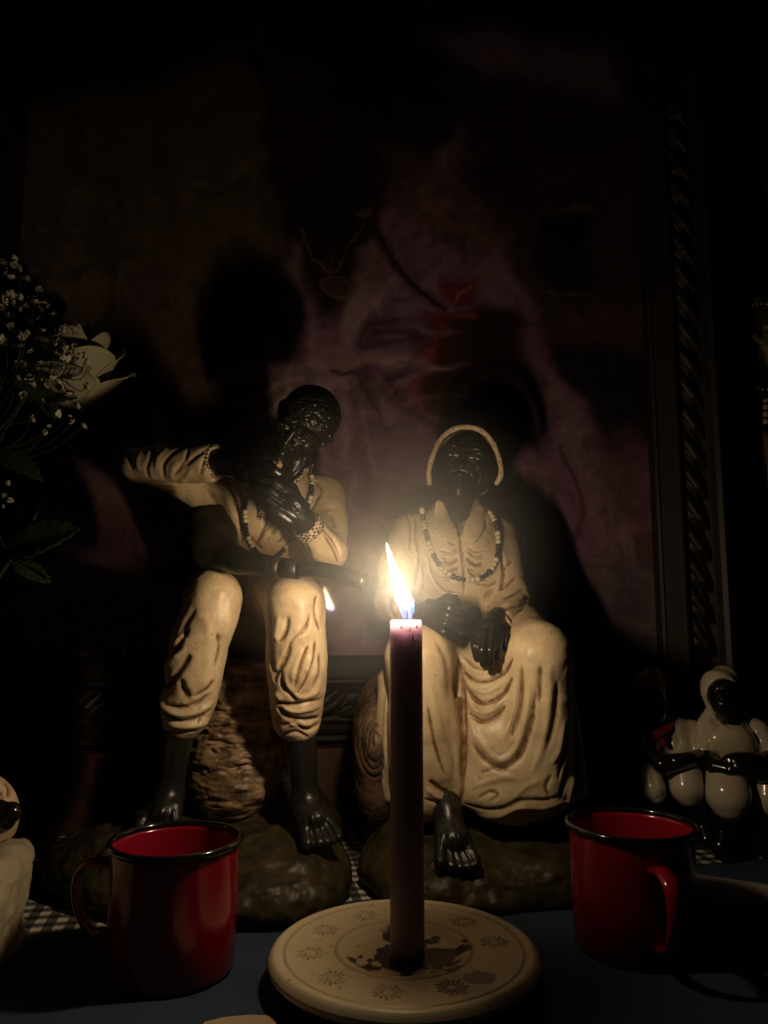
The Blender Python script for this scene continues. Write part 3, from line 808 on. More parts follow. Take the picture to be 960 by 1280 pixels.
for pts in ([(546, 626), (552, 645), (560, 663), (567, 680)], [(602, 630), (597, 648), (590, 664), (587, 679)]):
    L = smooth_line(pts, 10)
    P = np.array([hit(bvw, x, y, 0.76)[0] + np.array([0, -0.0015, 0]) for x, y in L])
    P[:, 1] = np.convolve(np.pad(P[:, 1], 2, mode='edge'), [0.2] * 5, 'valid')
    tube('collar', P, np.array([3, 6, 9, 11, 12, 12, 12, 11, 8, 2]) * mpp(0.76), M_CREAM, wom, seg=16, flat=0.2, side=(0.3, -1, 0.2))

WS = 43 * mpp(0.80) / 0.95
WX, WY, WZ = basis((-0.20, -0.97, -0.02), (0.19, 0.0, 0.98))
WO = at(583, 580, 0.812)
c, p = make_head(wom, WO, WS, WX, WY, WZ)
c.chain_w([p(0, -0.05, -0.4), at(573, 645, 0.792), at(574, 672, 0.792)], [0.46 * WS, 0.45 * WS, 0.5 * WS], k=0.15 * WS)
c.chain_w([p(-.12, -0.22, 0.10), p(.12, -.22, .10)], [0.80 * WS, .80 * WS], k=0.1 * WS)
for q in (-1, 1): c.chain_w([p(q * .45, .10, -.12), p(q * .42, .10, -.40)], [.45 * WS, .38 * WS], k=.2 * WS)
sculpt('head', c, 0.0009, M_SKIN, wom, strokes=[([(562, 553), (580, 557), (600, 556)], 1.2, -0.7), ([(562, 547), (582, 550), (602, 549)], 1.2, -0.7), ([(568, 541), (584, 543), (598, 542)], 1.2, -0.7),
        ([(564, 640), (566, 655), (570, 668)], 1.6, -1.0), ([(576, 640), (577, 665)], 1.6, 0.8), ([(600, 590), (598, 602), (592, 612)], 1.4, -0.9), ([(560, 590), (560, 602)], 1.4, -0.9), ([(605, 585), (606, 598)], 1.2, -0.8)])
for q in (-1, 1):
    e = Clay(); e.chain_w([p(q * 0.23, 0.765, 0.07), p(q * 0.35, 0.755, 0.07)], [0.095 * WS, 0.09 * WS], k=0.001)
    sculpt('eye', e, 0.0005, M_EYE, wom, it=1)
    e = Clay(); e.chain_w([p(q * 0.29 + .01, 0.815, 0.072)], [0.056 * WS], k=0.001)
    sculpt('pupil', e, 0.0004, M_SKIN, wom, it=1)
# headscarf: a shell behind the face with a rolled brim
c = Clay()
c.chain_w([p(0, -0.30, 0.16), p(0, -0.25, -0.25)], [0.93 * WS, 0.80 * WS], k=0.1 * WS)
c.chain_w([p(0, 1.3, 0.02), p(0, 0.85, -0.02)], [0.98 * WS, 1.0 * WS], k=0.05 * WS, sub=True)
c.chain_w([p(0, 0.2, -1.4)], [0.75 * WS], k=0.05 * WS, sub=True)
rim = [(537, 604), (536, 590), (540, 572), (549, 552), (562, 539), (580, 533.5), (597, 536), (611, 546), (620, 562), (626, 582), (626, 595), (621, 604)]
L = smooth_line(rim, 34)
c.chain([(x, y, 0.790 - 0.012 * math.sin(PI * i / 33.0), 3.7) for i, (x, y) in enumerate(L)], k=0.004)
sculpt('headscarf', c, 0.0011, M_CREAM, wom, rough=0.0004, rs=160,
       strokes=[([(x, y) for x, y in [(540, 575)]] + [(541, 570)], 1.5, -0.8)] + [([(L[i][0] - 1, L[i][1] - 2), (L[i][0] + 1, L[i][1] + 2)], 1.2, -1.6) for i in (5, 9, 13, 19, 23, 26, 29)])

# hands
c = Clay()
c.chain([(516, 766, 0.722, 14), (532, 765, 0.705, 14), (548, 768, 0.690, 15)], k=0.006)
c.ell(556, 770, 0.684, 20, 12, 17, k=0.006)
for a in (((548, 756, .682, 6), (562, 760, .675, 6), (576, 766, .676, 5.2)), ((544, 764, .678, 6.2), (560, 770, .671, 6.2), (575, 776, .672, 5.4)),
          ((542, 773, .678, 6.2), (557, 780, .671, 6.2), (572, 786, .673, 5.4)), ((542, 782, .681, 5.8), (555, 790, .675, 5.8), (567, 795, .677, 5))):
    c.chain([(a[0][0] - 12, a[0][1] - 2, a[0][2] + .006, 6)] + list(a), k=0.0012)
c.chain([(548, 755, .688, 7), (560, 747, .684, 6.2), (572, 752, .684, 5.4)], k=0.002)
c.chain([(575, 778, .685, 15), (590, 768, .695, 12)], k=0.006)
sculpt('hand', c, 0.0008, M_SKIN, wom, strokes=[([(532, 759), (546, 764), (560, 768)], 1.4, 0.8), ([(530, 768), (544, 774), (556, 780)], 1.4, 0.8)])
c = Clay()
c.chain([(622, 772, 0.712, 13.5), (616, 778, 0.700, 14.5), (611, 788, 0.690, 16)], k=0.006)
c.ell(610, 794, 0.685, 21, 11, 19, k=0.006)
for a in (((597, 790, .680, 6.2), (594, 808, .672, 6), (597, 823, .673, 5)), ((605, 792, .677, 6.4), (603, 813, .668, 6.2), (605, 830, .670, 5.2)),
          ((615, 793, .677, 6.2), (613, 813, .669, 6), (613, 829, .671, 5)), ((624, 792, .680, 5.8), (622, 809, .673, 5.6), (621, 822, .675, 4.8))):
    c.chain(list(a), k=0.0012)
c.chain([(628, 785, .69, 7), (633, 797, .684, 6), (632, 810, .682, 5)], k=0.002)
sculpt('hand', c, 0.0008, M_SKIN, wom, strokes=[([(606, 774), (601, 785), (598, 798)], 1.4, 0.8), ([(612, 774), (609, 785), (606, 800)], 1.4, 0.8), ([(618, 774), (617, 786), (615, 800)], 1.4, 0.8)])
# small cup in the hand
P0, P1 = at(563, 764, .682), at(563, 744, .684)
prof = [(0.0, 0), (8.5, 0), (9.5, 0.5), (9.8, 0.92), (10.6, 0.94), (10.8, 1.0), (9.6, 1.02), (8.6, 0.98), (8.2, 0.3), (0, 0.3)]
V, Q = lathe([(r * mpp(.683), z * 20 * mpp(.683)) for r, z in prof], 32)
bm = bmesh.new(); vs = [bm.verts.new(Vector(P0) + Vector(v)) for v in V]
for f in Q: bm.faces.new([vs[i] for i in f])
bmesh.ops.remove_doubles(bm, verts=bm.verts, dist=1e-6)
bm_obj('small_cup', bm, M_SKIN, wom)
foot(wom, (560, 1012), [(551, 1078, 9), (565, 1083, 7.6), (576, 1085, 7.2), (586, 1084, 6.8), (595, 1081, 6.2)], 0.690, 0.654, (556, 985, 0.705, 16), w=20)

neck2 = empty('bead_necklace', at(575, 690, 0.76), 'necklace of black and cream beads around the old woman statue in the headscarf', 'necklace', 'bead necklaces on the statues')
bead_strand(neck2, [(527, 634), (529, 648), (532, 664), (537, 682), (545, 700), (556, 714), (570, 722), (586, 725), (602, 722), (614, 712), (621, 697), (623, 680), (622, 664), (618, 650), (610, 637)],
            bvw, 0.76, n_group=3, size=7.0)

# ------------------------------------------------------------------ candle on its plate
PLC = np.array([0.0130, 0.536])           # centre of the plate
CX, CY = 0.0150, 0.530
ZP = 0.021                                 # top of the plate's rim
# plate: polar height field with pressed suns
plate = empty('candle_plate', (PLC[0], PLC[1], 0), 'round cream ceramic plate pressed with little suns under the tall candle', 'plate')
nr, na = 150, 900
R0 = 0.0875
rr = np.linspace(0, 1, nr) ** 0.9 * R0
aa = np.arange(na) * 2 * PI / na
RR, AA = np.meshgrid(rr, aa, indexing='ij')
X, Y_ = RR * np.cos(AA), RR * np.sin(AA)
Z = np.full_like(X, ZP)
t = np.clip((RR - 0.032) / 0.010, 0, 1)
Z -= 0.0035 * (1 - t * t * (3 - 2 * t))
Z -= 0.0007 * np.exp(-((RR - 0.0445) / 0.0009) ** 2)
Z -= 0.0007 * np.exp(-((RR - 0.0775) / 0.0009) ** 2)
Z += 0.0010 * np.exp(-((RR - 0.082) / 0.003) ** 2)
Z -= 0.0035 * np.clip((RR - 0.0835) / 0.004, 0, 1) ** 2.2
dirt = 0.45 * np.exp(-((RR - 0.0445) / 0.0011) ** 2) + 0.45 * np.exp(-((RR - 0.0775) / 0.0011) ** 2)
def seg_press(x0, y0, x1, y1, w, depth, dk):
    global Z, dirt
    m = (X > min(x0, x1) - 3 * w) & (X < max(x0, x1) + 3 * w) & (Y_ > min(y0, y1) - 3 * w) & (Y_ < max(y0, y1) + 3 * w)
    ax, ay = x1 - x0, y1 - y0
    q = np.clip(((X[m] - x0) * ax + (Y_[m] - y0) * ay) / (ax * ax + ay * ay + 1e-12), 0, 1)
    g = np.exp(-(np.hypot(X[m] - x0 - q * ax, Y_[m] - y0 - q * ay) / w) ** 2)
    Z[m] -= depth * g; dirt[m] = np.maximum(dirt[m], dk * g)
for k in range(10):
    a0 = math.radians(36 * k + 8)
    if k == 9: continue
    cx, cy = 0.0605 * math.cos(a0), 0.0605 * math.sin(a0)
    for j in range(14):
        b = 2 * PI * j / 14
        r1, r2 = (0.0060, 0.0093) if j % 2 == 0 else (0.0062, 0.0080)
        seg_press(cx + r1 * math.cos(b), cy + r1 * math.sin(b), cx + r2 * math.cos(b + 0.12), cy + r2 * math.sin(b + 0.12), 0.0008, 0.0008, 0.8)
    for j in range(18):
        b, b2 = 2 * PI * j / 18, 2 * PI * (j + 1) / 18
        seg_press(cx + 0.0040 * math.cos(b), cy + 0.0040 * math.sin(b), cx + 0.0040 * math.cos(b2), cy + 0.0040 * math.sin(b2), 0.0007, 0.0005, 0.6)
    for (u, v) in ((-0.0013, 0.0012), (0.0013, 0.0012), (0, -0.001)):
        seg_press(cx + u, cy + v, cx + u + 0.0006, cy + v, 0.0005, 0.0004, 0.5)
for k in range(26):
    a, r = random.uniform(0, 2 * PI), random.uniform(0.047, 0.086)
    seg_press(r * math.cos(a), r * math.sin(a), r * math.cos(a) + random.uniform(-.001, .001), r * math.sin(a) + random.uniform(-.001, .001), random.uniform(0.0004, 0.0009), 0.0, 0.9)
V = np.stack([X.ravel(), Y_.ravel(), Z.ravel()], 1)
# soot and scorched wax in the well
S3 = np.stack([X.ravel(), Y_.ravel(), np.zeros(X.size)], 1)
ns = fbm(S3, 90, 4); ns2 = fbm(S3 + 5, 45, 3)
so = on_z(515, 1196, ZP - .003)[:2] - PLC; ho = on_z(601, 1222, ZP)[:2] - PLC
soot = np.clip((0.030 + 0.014 * ns - np.hypot((V[:, 0] - so[0]) * 0.85, (V[:, 1] - so[1]) * 1.15)) / 0.003, 0, 1) * np.clip((0.0445 - np.hypot(V[:, 0], V[:, 1])) / 0.001, 0, 1)
str_ = np.clip((ns2 - 0.45) * 6, 0, 1) * (np.hypot(V[:, 0], V[:, 1]) < 0.040) * (V[:, 0] < 0.012)
hole = 0.85 * np.clip((0.0085 + .002 * ns - np.hypot((V[:, 0] - ho[0]) * 0.8, (V[:, 1] - ho[1]) * 0.9)) / 0.0012, 0, 1)
soot = np.maximum(np.maximum(soot, str_), hole)
i_, j_ = np.meshgrid(np.arange(nr - 1), np.arange(na), indexing='ij')
Q = np.stack([i_ * na + j_, (i_ + 1) * na + j_, (i_ + 1) * na + (j_ + 1) % na, i_ * na + (j_ + 1) % na], -1).reshape(-1, 4)
m, nt, b = new_mat('cream_stoneware')
L = nt.links
ad = nd(nt, 'ShaderNodeAttribute', attribute_name='dirt'); as_ = nd(nt, 'ShaderNodeAttribute', attribute_name='soot')
tc = nd(nt, 'ShaderNodeTexCoord'); nn = nd(nt, 'ShaderNodeTexNoise', Scale=70.0, Detail=6.0); L.new(tc.outputs['Object'], nn.inputs['Vector'])
mr = nd(nt, 'ShaderNodeMix', data_type='RGBA'); mr.inputs[6].default_value = (0.80, 0.70, 0.50, 1); mr.inputs[7].default_value = (0.68, 0.56, 0.38, 1)
L.new(nn.outputs['Fac'], mr.inputs[0])
m1 = nd(nt, 'ShaderNodeMix', data_type='RGBA'); m1.inputs[7].default_value = (0.13, 0.075, 0.03, 1)
L.new(ad.outputs['Fac'], m1.inputs[0]); L.new(mr.outputs[2], m1.inputs[6])
m2 = nd(nt, 'ShaderNodeMix', data_type='RGBA'); m2.inputs[7].default_value = (0.02, 0.012, 0.01, 1)
L.new(as_.outputs['Fac'], m2.inputs[0]); L.new(m1.outputs[2], m2.inputs[6]); L.new(m2.outputs[2], b.inputs['Base Color'])
b.inputs['Roughness'].default_value = 0.38
M_PLATE = m
o = mesh_np('plate_face', V, Q, M_PLATE, None, attrs={'dirt': dirt.ravel(), 'soot': soot}); o.parent = plate
zr = float(Z[-1, 0])
V, Q = lathe([(R0, zr), (R0 + 0.0006, zr - 0.0015), (R0 - 0.0004, zr - 0.004), (0.078, zr - 0.007), (0.060, 0.006), (0.050, 0.0045), (0.048, 0.0), (0.042, 0.0), (0.040, 0.006), (0.0, 0.008)], 160)
o = mesh_np('plate_underside', V, Q, plain('stoneware_glaze', (0.60, 0.50, 0.33), 0.35), None); o.parent = plate

candle = empty('lit_candle', (CX, CY, ZP - 0.0035), 'tall purple candle burning on the cream plate', 'candle')
ZT = CAMH - 0.004                          # candle's top
zb = ZP - 0.0035
m, nt, b = new_mat('purple_wax'); L = nt.links
b.inputs['Base Color'].default_value = (0.30, 0.24, 0.27, 1)
b.inputs['Roughness'].default_value = 0.35
b.inputs['Subsurface Weight'].default_value = 1.0
b.inputs['Subsurface Radius'].default_value = (1.0, 0.88, 0.92)
b.inputs['Subsurface Scale'].default_value = 0.036
tc = nd(nt, 'ShaderNodeTexCoord'); nn = nd(nt, 'ShaderNodeTexNoise', Scale=160.0, Detail=3.0); L.new(tc.outputs['Object'], nn.inputs['Vector'])
bp = nd(nt, 'ShaderNodeBump', Strength=0.15, Distance=0.0006); L.new(nn.outputs['Fac'], bp.inputs['Height']); L.new(bp.outputs['Normal'], b.inputs['Normal'])
M_WAX = m
H = ZT - zb; RC = 0.0110
prof = [(0, 0), (RC + 0.0002, 0)] + [(RC + 0.0002 - 0.0003 * k / 20, H * k / 20) for k in range(1, 20)] + [(RC - 0.0003, H - 0.0012), (RC - 0.0010, H - 0.0001), (RC - 0.0022, H), (RC - 0.0045, H - 0.0016), (0.003, H - 0.0026), (0, H - 0.0027)]
V, Q = lathe(prof, 64)
an = np.arctan2(V[:, 1], V[:, 0])
w = np.clip((V[:, 2] - H * 0.3) / H, 0, 1)
V[:, 0] *= 1 + 0.012 * np.sin(3 * an + V[:, 2] * 20) * w; V[:, 1] *= 1 + 0.012 * np.sin(3 * an + V[:, 2] * 20) * w
o = mesh_np('wax_body', V, Q, M_WAX, None); o.parent = candle
for (ax_, dz, r) in ((-1.15, 0.012, 0.0008), (-1.2, 0.010, 0.0006), (-1.35, 0.006, 0.0005), (-1.9, 0.004, 0.0006), (-0.9, 0.004, 0.0005), (-1.7, 0.030, 0.0005)):
    e = Clay(); x, y = RC * math.cos(ax_), RC * math.sin(ax_)
    e.chain_w([(x, y, H - dz), (x, y, H - dz - 0.0012)], [r * 0.7, r], k=0.001)
    V, Q = e.build(0.00025); o = mesh_np('wax_drip', V, Q, M_WAX, None); o.parent = candle
wick = np.array([(0.0005, 0, H - 0.003), (0.0006, 0, H + 0.003), (0.0002, 0, H + 0.008), (-0.0016, 0, H + 0.012), (-0.0035, 0, H + 0.0145)])
V, Q = sweep(smooth_line(wick, 10), [0.0007] * 10, 8)
me = bpy.data.meshes.new('wick'); me.from_pydata(V.tolist(), [], [list(dict.fromkeys(map(int, q))) for q in Q])
o = link('wick', me, plain('charred_wick', (0.02, 0.015, 0.012), 0.8)); o.parent = candle
# flame: a leaning teardrop
ft = at(483, 679, CY) - np.array([CX, CY, zb]); fb = np.array([0.0004, 0, H + 0.0008])
mid = [fb, fb + (0.0000, 0, 0.008), fb * 0.62 + ft * 0.38 + (0.0008, 0, 0), fb * 0.35 + ft * 0.65 + (0.0002, 0, 0), ft]
P = smooth_line(mid, 22)
u = np.linspace(0, 1, 22)
Rf = 0.0056 * np.sin(PI * np.clip(u, 0, 1) ** 0.62) ** 0.85 * (1 - 0.30 * u) + 0.0002
Rf[0] = 0.0026
V, Q = sweep(P, Rf, 16)
me = bpy.data.meshes.new('flame'); me.from_pydata(V.tolist(), [], [list(dict.fromkeys(map(int, q))) for q in Q])
for pp in me.polygons: pp.use_smooth = True
m = bpy.data.materials.new('flame_glow'); m.use_nodes = True; nt = m.node_tree; nt.nodes.clear(); L = nt.links
out = nd(nt, 'ShaderNodeOutputMaterial'); em = nd(nt, 'ShaderNodeEmission'); tr = nd(nt, 'ShaderNodeBsdfTransparent'); ad2 = nd(nt, 'ShaderNodeAddShader')
tc = nd(nt, 'ShaderNodeTexCoord'); sp = nd(nt, 'ShaderNodeSeparateXYZ'); L.new(tc.outputs['Object'], sp.inputs[0])
mr = nd(nt, 'ShaderNodeMapRange'); mr.inputs[1].default_value = fb[2]; mr.inputs[2].default_value = ft[2]; L.new(sp.outputs['Z'], mr.inputs[0])
cr = nd(nt, 'ShaderNodeValToRGB'); L.new(mr.outputs[0], cr.inputs['Fac'])
e = cr.color_ramp.elements; e[0].position = 0.0; e[0].color = (0.05, 0.12, 1, 1); e[1].position = 1.0; e[1].color = (1, 0.62, 0.26, 1)
e1 = e.new(0.17); e1.color = (0.10, 0.22, 1, 1); e2 = e.new(0.26); e2.color = (1, 0.80, 0.54, 1)
cs = nd(nt, 'ShaderNodeValToRGB'); L.new(mr.outputs[0], cs.inputs['Fac'])
e = cs.color_ramp.elements; e[0].position = 0.06; e[0].color = (0.004, 0.004, 0.004, 1); e[1].position = 1.0; e[1].color = (0.35, 0.35, 0.35, 1)
q1 = e.new(0.16); q1.color = (0.006, 0.006, 0.006, 1); q2 = e.new(0.34); q2.color = (1, 1, 1, 1); q3 = e.new(0.85); q3.color = (1, 1, 1, 1)
mm = nd(nt, 'ShaderNodeMath', operation='MULTIPLY'); mm.inputs[1].default_value = FLAME_STRENGTH
L.new(cs.outputs['Color'], mm.inputs[0]); L.new(mm.outputs[0], em.inputs['Strength']); L.new(cr.outputs['Color'], em.inputs['Color'])
L.new(em.outputs[0], ad2.inputs[0]); L.new(tr.outputs[0], ad2.inputs[1]); L.new(ad2.outputs[0], out.inputs['Surface'])
o = link('flame', me, m); o.parent = candle
# ------------------------------------------------------------------ room and table
TH = math.radians(11.0)                    # the altar stands a little turned to the camera
def box_bm(x0, x1, y0, y1, z0, z1):
    bm = bmesh.new()
    v = [bm.verts.new((x, y, z)) for x in (x0, x1) for y in (y0, y1) for z in (z0, z1)]
    for f in ((0, 1, 3, 2), (4, 6, 7, 5), (0, 4, 5, 1), (2, 3, 7, 6), (0, 2, 6, 4), (1, 5, 7, 3)): bm.faces.new([v[i] for i in f])
    return bm
M_WALL = plain('dark_plaster_wall', (0.05, 0.04, 0.035), 0.9, noise=0.3, scale=8, bump=0.3)
M_WOOD = plain('dark_varnished_wood', (0.045, 0.022, 0.012), 0.35, noise=0.5, scale=30, bump=0.3, bscale=60)
o = bm_obj('wall_back', box_bm(-1.6, 1.6, 1.16, 1.22, -0.75, 1.8), M_WALL, None, smooth=False); tag(o, kind='structure')
o = bm_obj('floor', box_bm(-1.6, 1.6, -0.8, 1.22, -0.80, -0.75), M_WALL, None, smooth=False); tag(o, kind='structure')

tbl = empty('altar_table', (0, 0.6, -0.75), 'wooden altar table covered by the checked cloth', 'table')
bm_t = box_bm(-0.75, 0.75, -0.48, 0.48, 0.715, 0.7485)
o = bm_obj('tabletop', bm_t, M_WOOD, None, smooth=False, bevel=0.003); o.parent = tbl
for sx in (-0.68, 0.68):
    for sy in (-0.42, 0.42):
        o = bm_obj('leg', box_bm(sx - .03, sx + .03, sy - .03, sy + .03, 0, 0.715), M_WOOD, None, smooth=False); o.parent = tbl

# gingham cloth
m, nt, b = new_mat('black_white_gingham'); L = nt.links
tc = nd(nt, 'ShaderNodeTexCoord'); mp = nd(nt, 'ShaderNodeMapping'); mp.inputs['Rotation'].default_value = (0, 0, -TH)
mp.inputs['Scale'].default_value = (1 / 0.016,) * 3
L.new(tc.outputs['Object'], mp.inputs['Vector']); sp = nd(nt, 'ShaderNodeSeparateXYZ'); L.new(mp.outputs[0], sp.inputs[0])
def stripe(sock):
    fr = nd(nt, 'ShaderNodeMath', operation='FRACT'); L.new(sock, fr.inputs[0])
    gt = nd(nt, 'ShaderNodeMath', operation='GREATER_THAN'); gt.inputs[1].default_value = 0.5; L.new(fr.outputs[0], gt.inputs[0]); return gt.outputs[0]
ad_ = nd(nt, 'ShaderNodeMath', operation='ADD'); L.new(stripe(sp.outputs['X']), ad_.inputs[0]); L.new(stripe(sp.outputs['Y']), ad_.inputs[1])
hv = nd(nt, 'ShaderNodeMath', operation='MULTIPLY'); hv.inputs[1].default_value = 0.5; L.new(ad_.outputs[0], hv.inputs[0])
cr = nd(nt, 'ShaderNodeValToRGB'); cr.color_ramp.interpolation = 'CONSTANT'; e = cr.color_ramp.elements
e[0].position = 0; e[0].color = (0.62, 0.58, 0.48, 1); e[1].position = 0.75; e[1].color = (0.02, 0.02, 0.02, 1); e2 = e.new(0.25); e2.color = (0.11, 0.10, 0.085, 1)
L.new(hv.outputs[0], cr.inputs['Fac']); L.new(cr.outputs['Color'], b.inputs['Base Color']); b.inputs['Roughness'].default_value = 0.85
wv = nd(nt, 'ShaderNodeTexNoise', Scale=900.0); L.new(tc.outputs['Object'], wv.inputs['Vector'])
bp = nd(nt, 'ShaderNodeBump', Strength=0.3, Distance=0.0005); L.new(wv.outputs['Fac'], bp.inputs['Height']); L.new(bp.outputs['Normal'], b.inputs['Normal'])
def cloth(name, corners, z0, mat, nx=90, amp=0.0, label=None, cat=None):
    """a sheet between four corners (near left, near right, far right, far left)"""
    A, B, C_, D = [np.array(c, float) for c in corners]
    s, t = np.meshgrid(np.linspace(0, 1, nx), np.linspace(0, 1, nx), indexing='ij')
    P = (A * (1 - s[..., None]) + B * s[..., None]) * (1 - t[..., None]) + (D * (1 - s[..., None]) + C_ * s[..., None]) * t[..., None]
    V = np.stack([P[..., 0].ravel(), P[..., 1].ravel(), np.full(P[..., 0].size, z0)], 1)
    V[:, 2] += amp * np.clip(fbm(np.stack([V[:, 0], V[:, 1], V[:, 0] * 0], 1), 9, 3), 0, 1)
    i_, j_ = np.meshgrid(np.arange(nx - 1), np.arange(nx - 1), indexing='ij')
    Q = np.stack([i_ * nx + j_, (i_ + 1) * nx + j_, (i_ + 1) * nx + j_ + 1, i_ * nx + j_ + 1], -1).reshape(-1, 4)
    o = mesh_np(name, V, Q, mat, None)
    md = o.modifiers.new('thick', 'SOLIDIFY'); md.thickness = 0.0007; md.offset = -1
    tag(o, label, cat); return o
cloth('checked_tablecloth', [(-0.75, 0.12), (0.75, 0.12), (0.75, 1.08), (-0.75, 1.08)], -0.0006, m,
      label='black and white checked tablecloth spread over the altar under the statues', cat='tablecloth')
pA, pB = on_z(30, 1170), on_z(470, 1124)
dv = (pB - pA)[:2] / (pB - pA)[0]
fl = pA[:2] + dv * (-0.72 - pA[0]); fr_ = pA[:2] + dv * (0.72 - pA[0])
M_BLUE = plain('blue_cloth', (0.026, 0.052, 0.100), 0.85, noise=0.25, scale=20, bump=0.4, bscale=700)
cloth('blue_table_runner', [(-0.72, 0.14), (0.72, 0.14), tuple(fr_), tuple(fl)], 0.0003, M_BLUE, amp=0.0004,
      label='plain dark blue cloth laid in front, under the plate and both mugs', cat='cloth')

# ------------------------------------------------------------------ enamel mugs
M_RED = plain('red_enamel', (0.25, 0.006, 0.017), 0.16, coat=0.4, noise=0.12, scale=25)
M_RIM = plain('black_enamel_rim', (0.008, 0.007, 0.007), 0.12, coat=0.5)
def mug(label, x, y, r, h, ang):
    t = empty('enamel_mug', (x, y, 0.0004), label, 'mug', 'red enamel mugs beside the plate')
    rb = r - 0.0030
    k = 0.0013
    prof = [(0, 0.0015), (rb - 0.010, 0.0015), (rb - 0.006, 0.0), (rb - 0.003, 0.0008), (rb - 0.0012, 0.004), (rb - 0.0006, h * 0.5), (rb, h - 0.004), (rb + 0.0004, h - 0.0015),
            (rb - k, h - 0.0015), (rb - k, h - 0.004), (rb - k - 0.0006, h * 0.5), (rb - k - 0.0012, 0.006), (rb - 0.007, 0.003), (0, 0.003)]
    V, Q = lathe(prof, 128)
    o = mesh_np('cup_body', V, Q, M_RED, None); o.parent = t
    V, Q = lathe([(rb - 0.0016 + 0.0023 * (1 + math.cos(a)) * 0.95, h + 0.0002 + 0.0024 * math.sin(a)) for a in np.linspace(0, 2 * PI, 17)[:-1]], 128, closed=True)
    o = mesh_np('rolled_rim', V, Q, M_RIM, None); o.parent = t
    d = np.array([math.cos(ang), math.sin(ang), 0])
    pts = [d * (rb - 0.001) + (0, 0, h * 0.80), d * (rb + 0.012) + (0, 0, h * 0.83), d * (rb + 0.026) + (0, 0, h * 0.76), d * (rb + 0.030) + (0, 0, h * 0.58), d * (rb + 0.025) + (0, 0, h * 0.36), d * (rb + 0.014) + (0, 0, h * 0.22), d * (rb - 0.001) + (0, 0, h * 0.19)]
    P = smooth_line(pts, 30)
    side = np.array([-d[1], d[0], 0])
    V = []; n = 12
    T = np.gradient(P, axis=0); T /= np.linalg.norm(T, axis=1)[:, None]
    for i in range(len(P)):
        nn_ = np.cross(T[i], side)
        wdt = 0.0070 - 0.0022 * (i / 29.0)
        for q in range(n):
            a = 2 * PI * q / n
            V.append(P[i] + side * wdt * math.cos(a) + nn_ * (0.0017 * math.sin(a) - 0.0022 * math.cos(a) ** 2))
    Q = [(i * n + q, i * n + (q + 1) % n, (i + 1) * n + (q + 1) % n, (i + 1) * n + q) for i in range(len(P) - 1) for q in range(n)]
    o = mesh_np('handle', V, Q, M_RED, None); o.parent = t
    return t
pf = on_z(222, 1248); RM = 0.0455
mug('red enamel mug with its handle turned away, beside the old man statue', -0.1415, pf[1] + 0.0375, RM, 0.0825, math.radians(172))
pf = on_z(790, 1206); q = pf[1] + 0.027
mug('red enamel mug with its handle towards the front, beside the little figurines', (788 - 480) / F_PX * (q * 0.9914 - 0.155 * 0.13), q, 0.0467, 0.0835, math.radians(-86))

# ------------------------------------------------------------------ big framed painting, turned a little
FY = 0.95; FT = math.radians(7.3)
nrm = np.array([math.sin(FT), -math.cos(FT), 0]); uax = np.array([math.cos(FT), math.sin(FT), 0])
FO = np.array([0, FY, 0.0])
def on_frame(px, py):
    v = at(px, py, 1.0) - CAM
    t = ((FO - CAM) @ nrm) / (v @ nrm); p_ = CAM + v * t
    return (p_ - FO) @ uax, p_[2]
frame = empty('framed_painting', tuple(FO), 'large dark framed oil painting of a robed elder with a pipe, behind both statues', 'painting', rotz=FT)
uL = on_frame(18, 400)[0]; uR = on_frame(821, 760)[0]; zB = on_frame(440, 819)[1]; zT = 1.13
nu, nz = 420, 470
U, ZZ = np.meshgrid(np.linspace(uL - 0.004, uR + 0.004, nu), np.linspace(zB - 0.004, zT, nz), indexing='ij')
P3 = FO + U.ravel()[:, None] * uax + np.stack([np.zeros(U.size), np.zeros(U.size), ZZ.ravel()], 1)
PX, PY = proj(P3)          # the canvas is laid out once, on its own plane
N2 = np.stack([PX, PY, PX * 0], 1) / 100.0
wx, wy = fbm(N2, 1.6, 4), fbm(N2 + 7, 1.6, 4)
QX, QY = PX + 9 * wx, PY + 9 * wy
brush = fbm(np.stack([PX / 100 * 2.2 + wx * 1.5, PY / 100 * 0.9 + wy * 1.5, PX * 0 + 3], 1), 1.5, 5)
colr = np.tile(np.array([0.040, 0.026, 0.020]), (len(PX), 1))
def poly_sd(pts):
    pts = np.array(pts, float); d = np.full(len(QX), 1e9); ins = np.zeros(len(QX), bool)
    for i in range(len(pts)):
        a, b_ = pts[i], pts[(i + 1) % len(pts)]
        ab = b_ - a; t = np.clip(((QX - a[0]) * ab[0] + (QY - a[1]) * ab[1]) / (ab @ ab + 1e-9), 0, 1)
        d = np.minimum(d, np.hypot(QX - a[0] - t * ab[0], QY - a[1] - t * ab[1]))
        c1 = (a[1] > QY) != (b_[1] > QY)
        ins ^= c1 & (QX < (b_[0] - a[0]) * (QY - a[1]) / (b_[1] - a[1] + 1e-9) + a[0])
    return np.where(ins, -d, d)
def lay(mask, col, op=1.0):
    global colr
    k = (mask * op)[:, None]; colr = colr * (1 - k) + np.array(col) * k
def poly(pts, col, soft=8, op=1.0): lay(1 / (1 + np.exp(np.clip(poly_sd(pts) / soft * 2, -30, 30))), col, op)
def line(pts, w, col, op=1.0):
    L_ = smooth_line(pts, 6 * len(pts)); d = np.full(len(QX), 1e9)
    for i in range(len(L_) - 1):
        ab = L_[i + 1] - L_[i]; t = np.clip(((QX - L_[i][0]) * ab[0] + (QY - L_[i][1]) * ab[1]) / (ab @ ab + 1e-9), 0, 1)
        d = np.minimum(d, np.hypot(QX - L_[i][0] - t * ab[0], QY - L_[i][1] - t * ab[1]))
    lay(np.exp(-(d / w) ** 2), col, op)
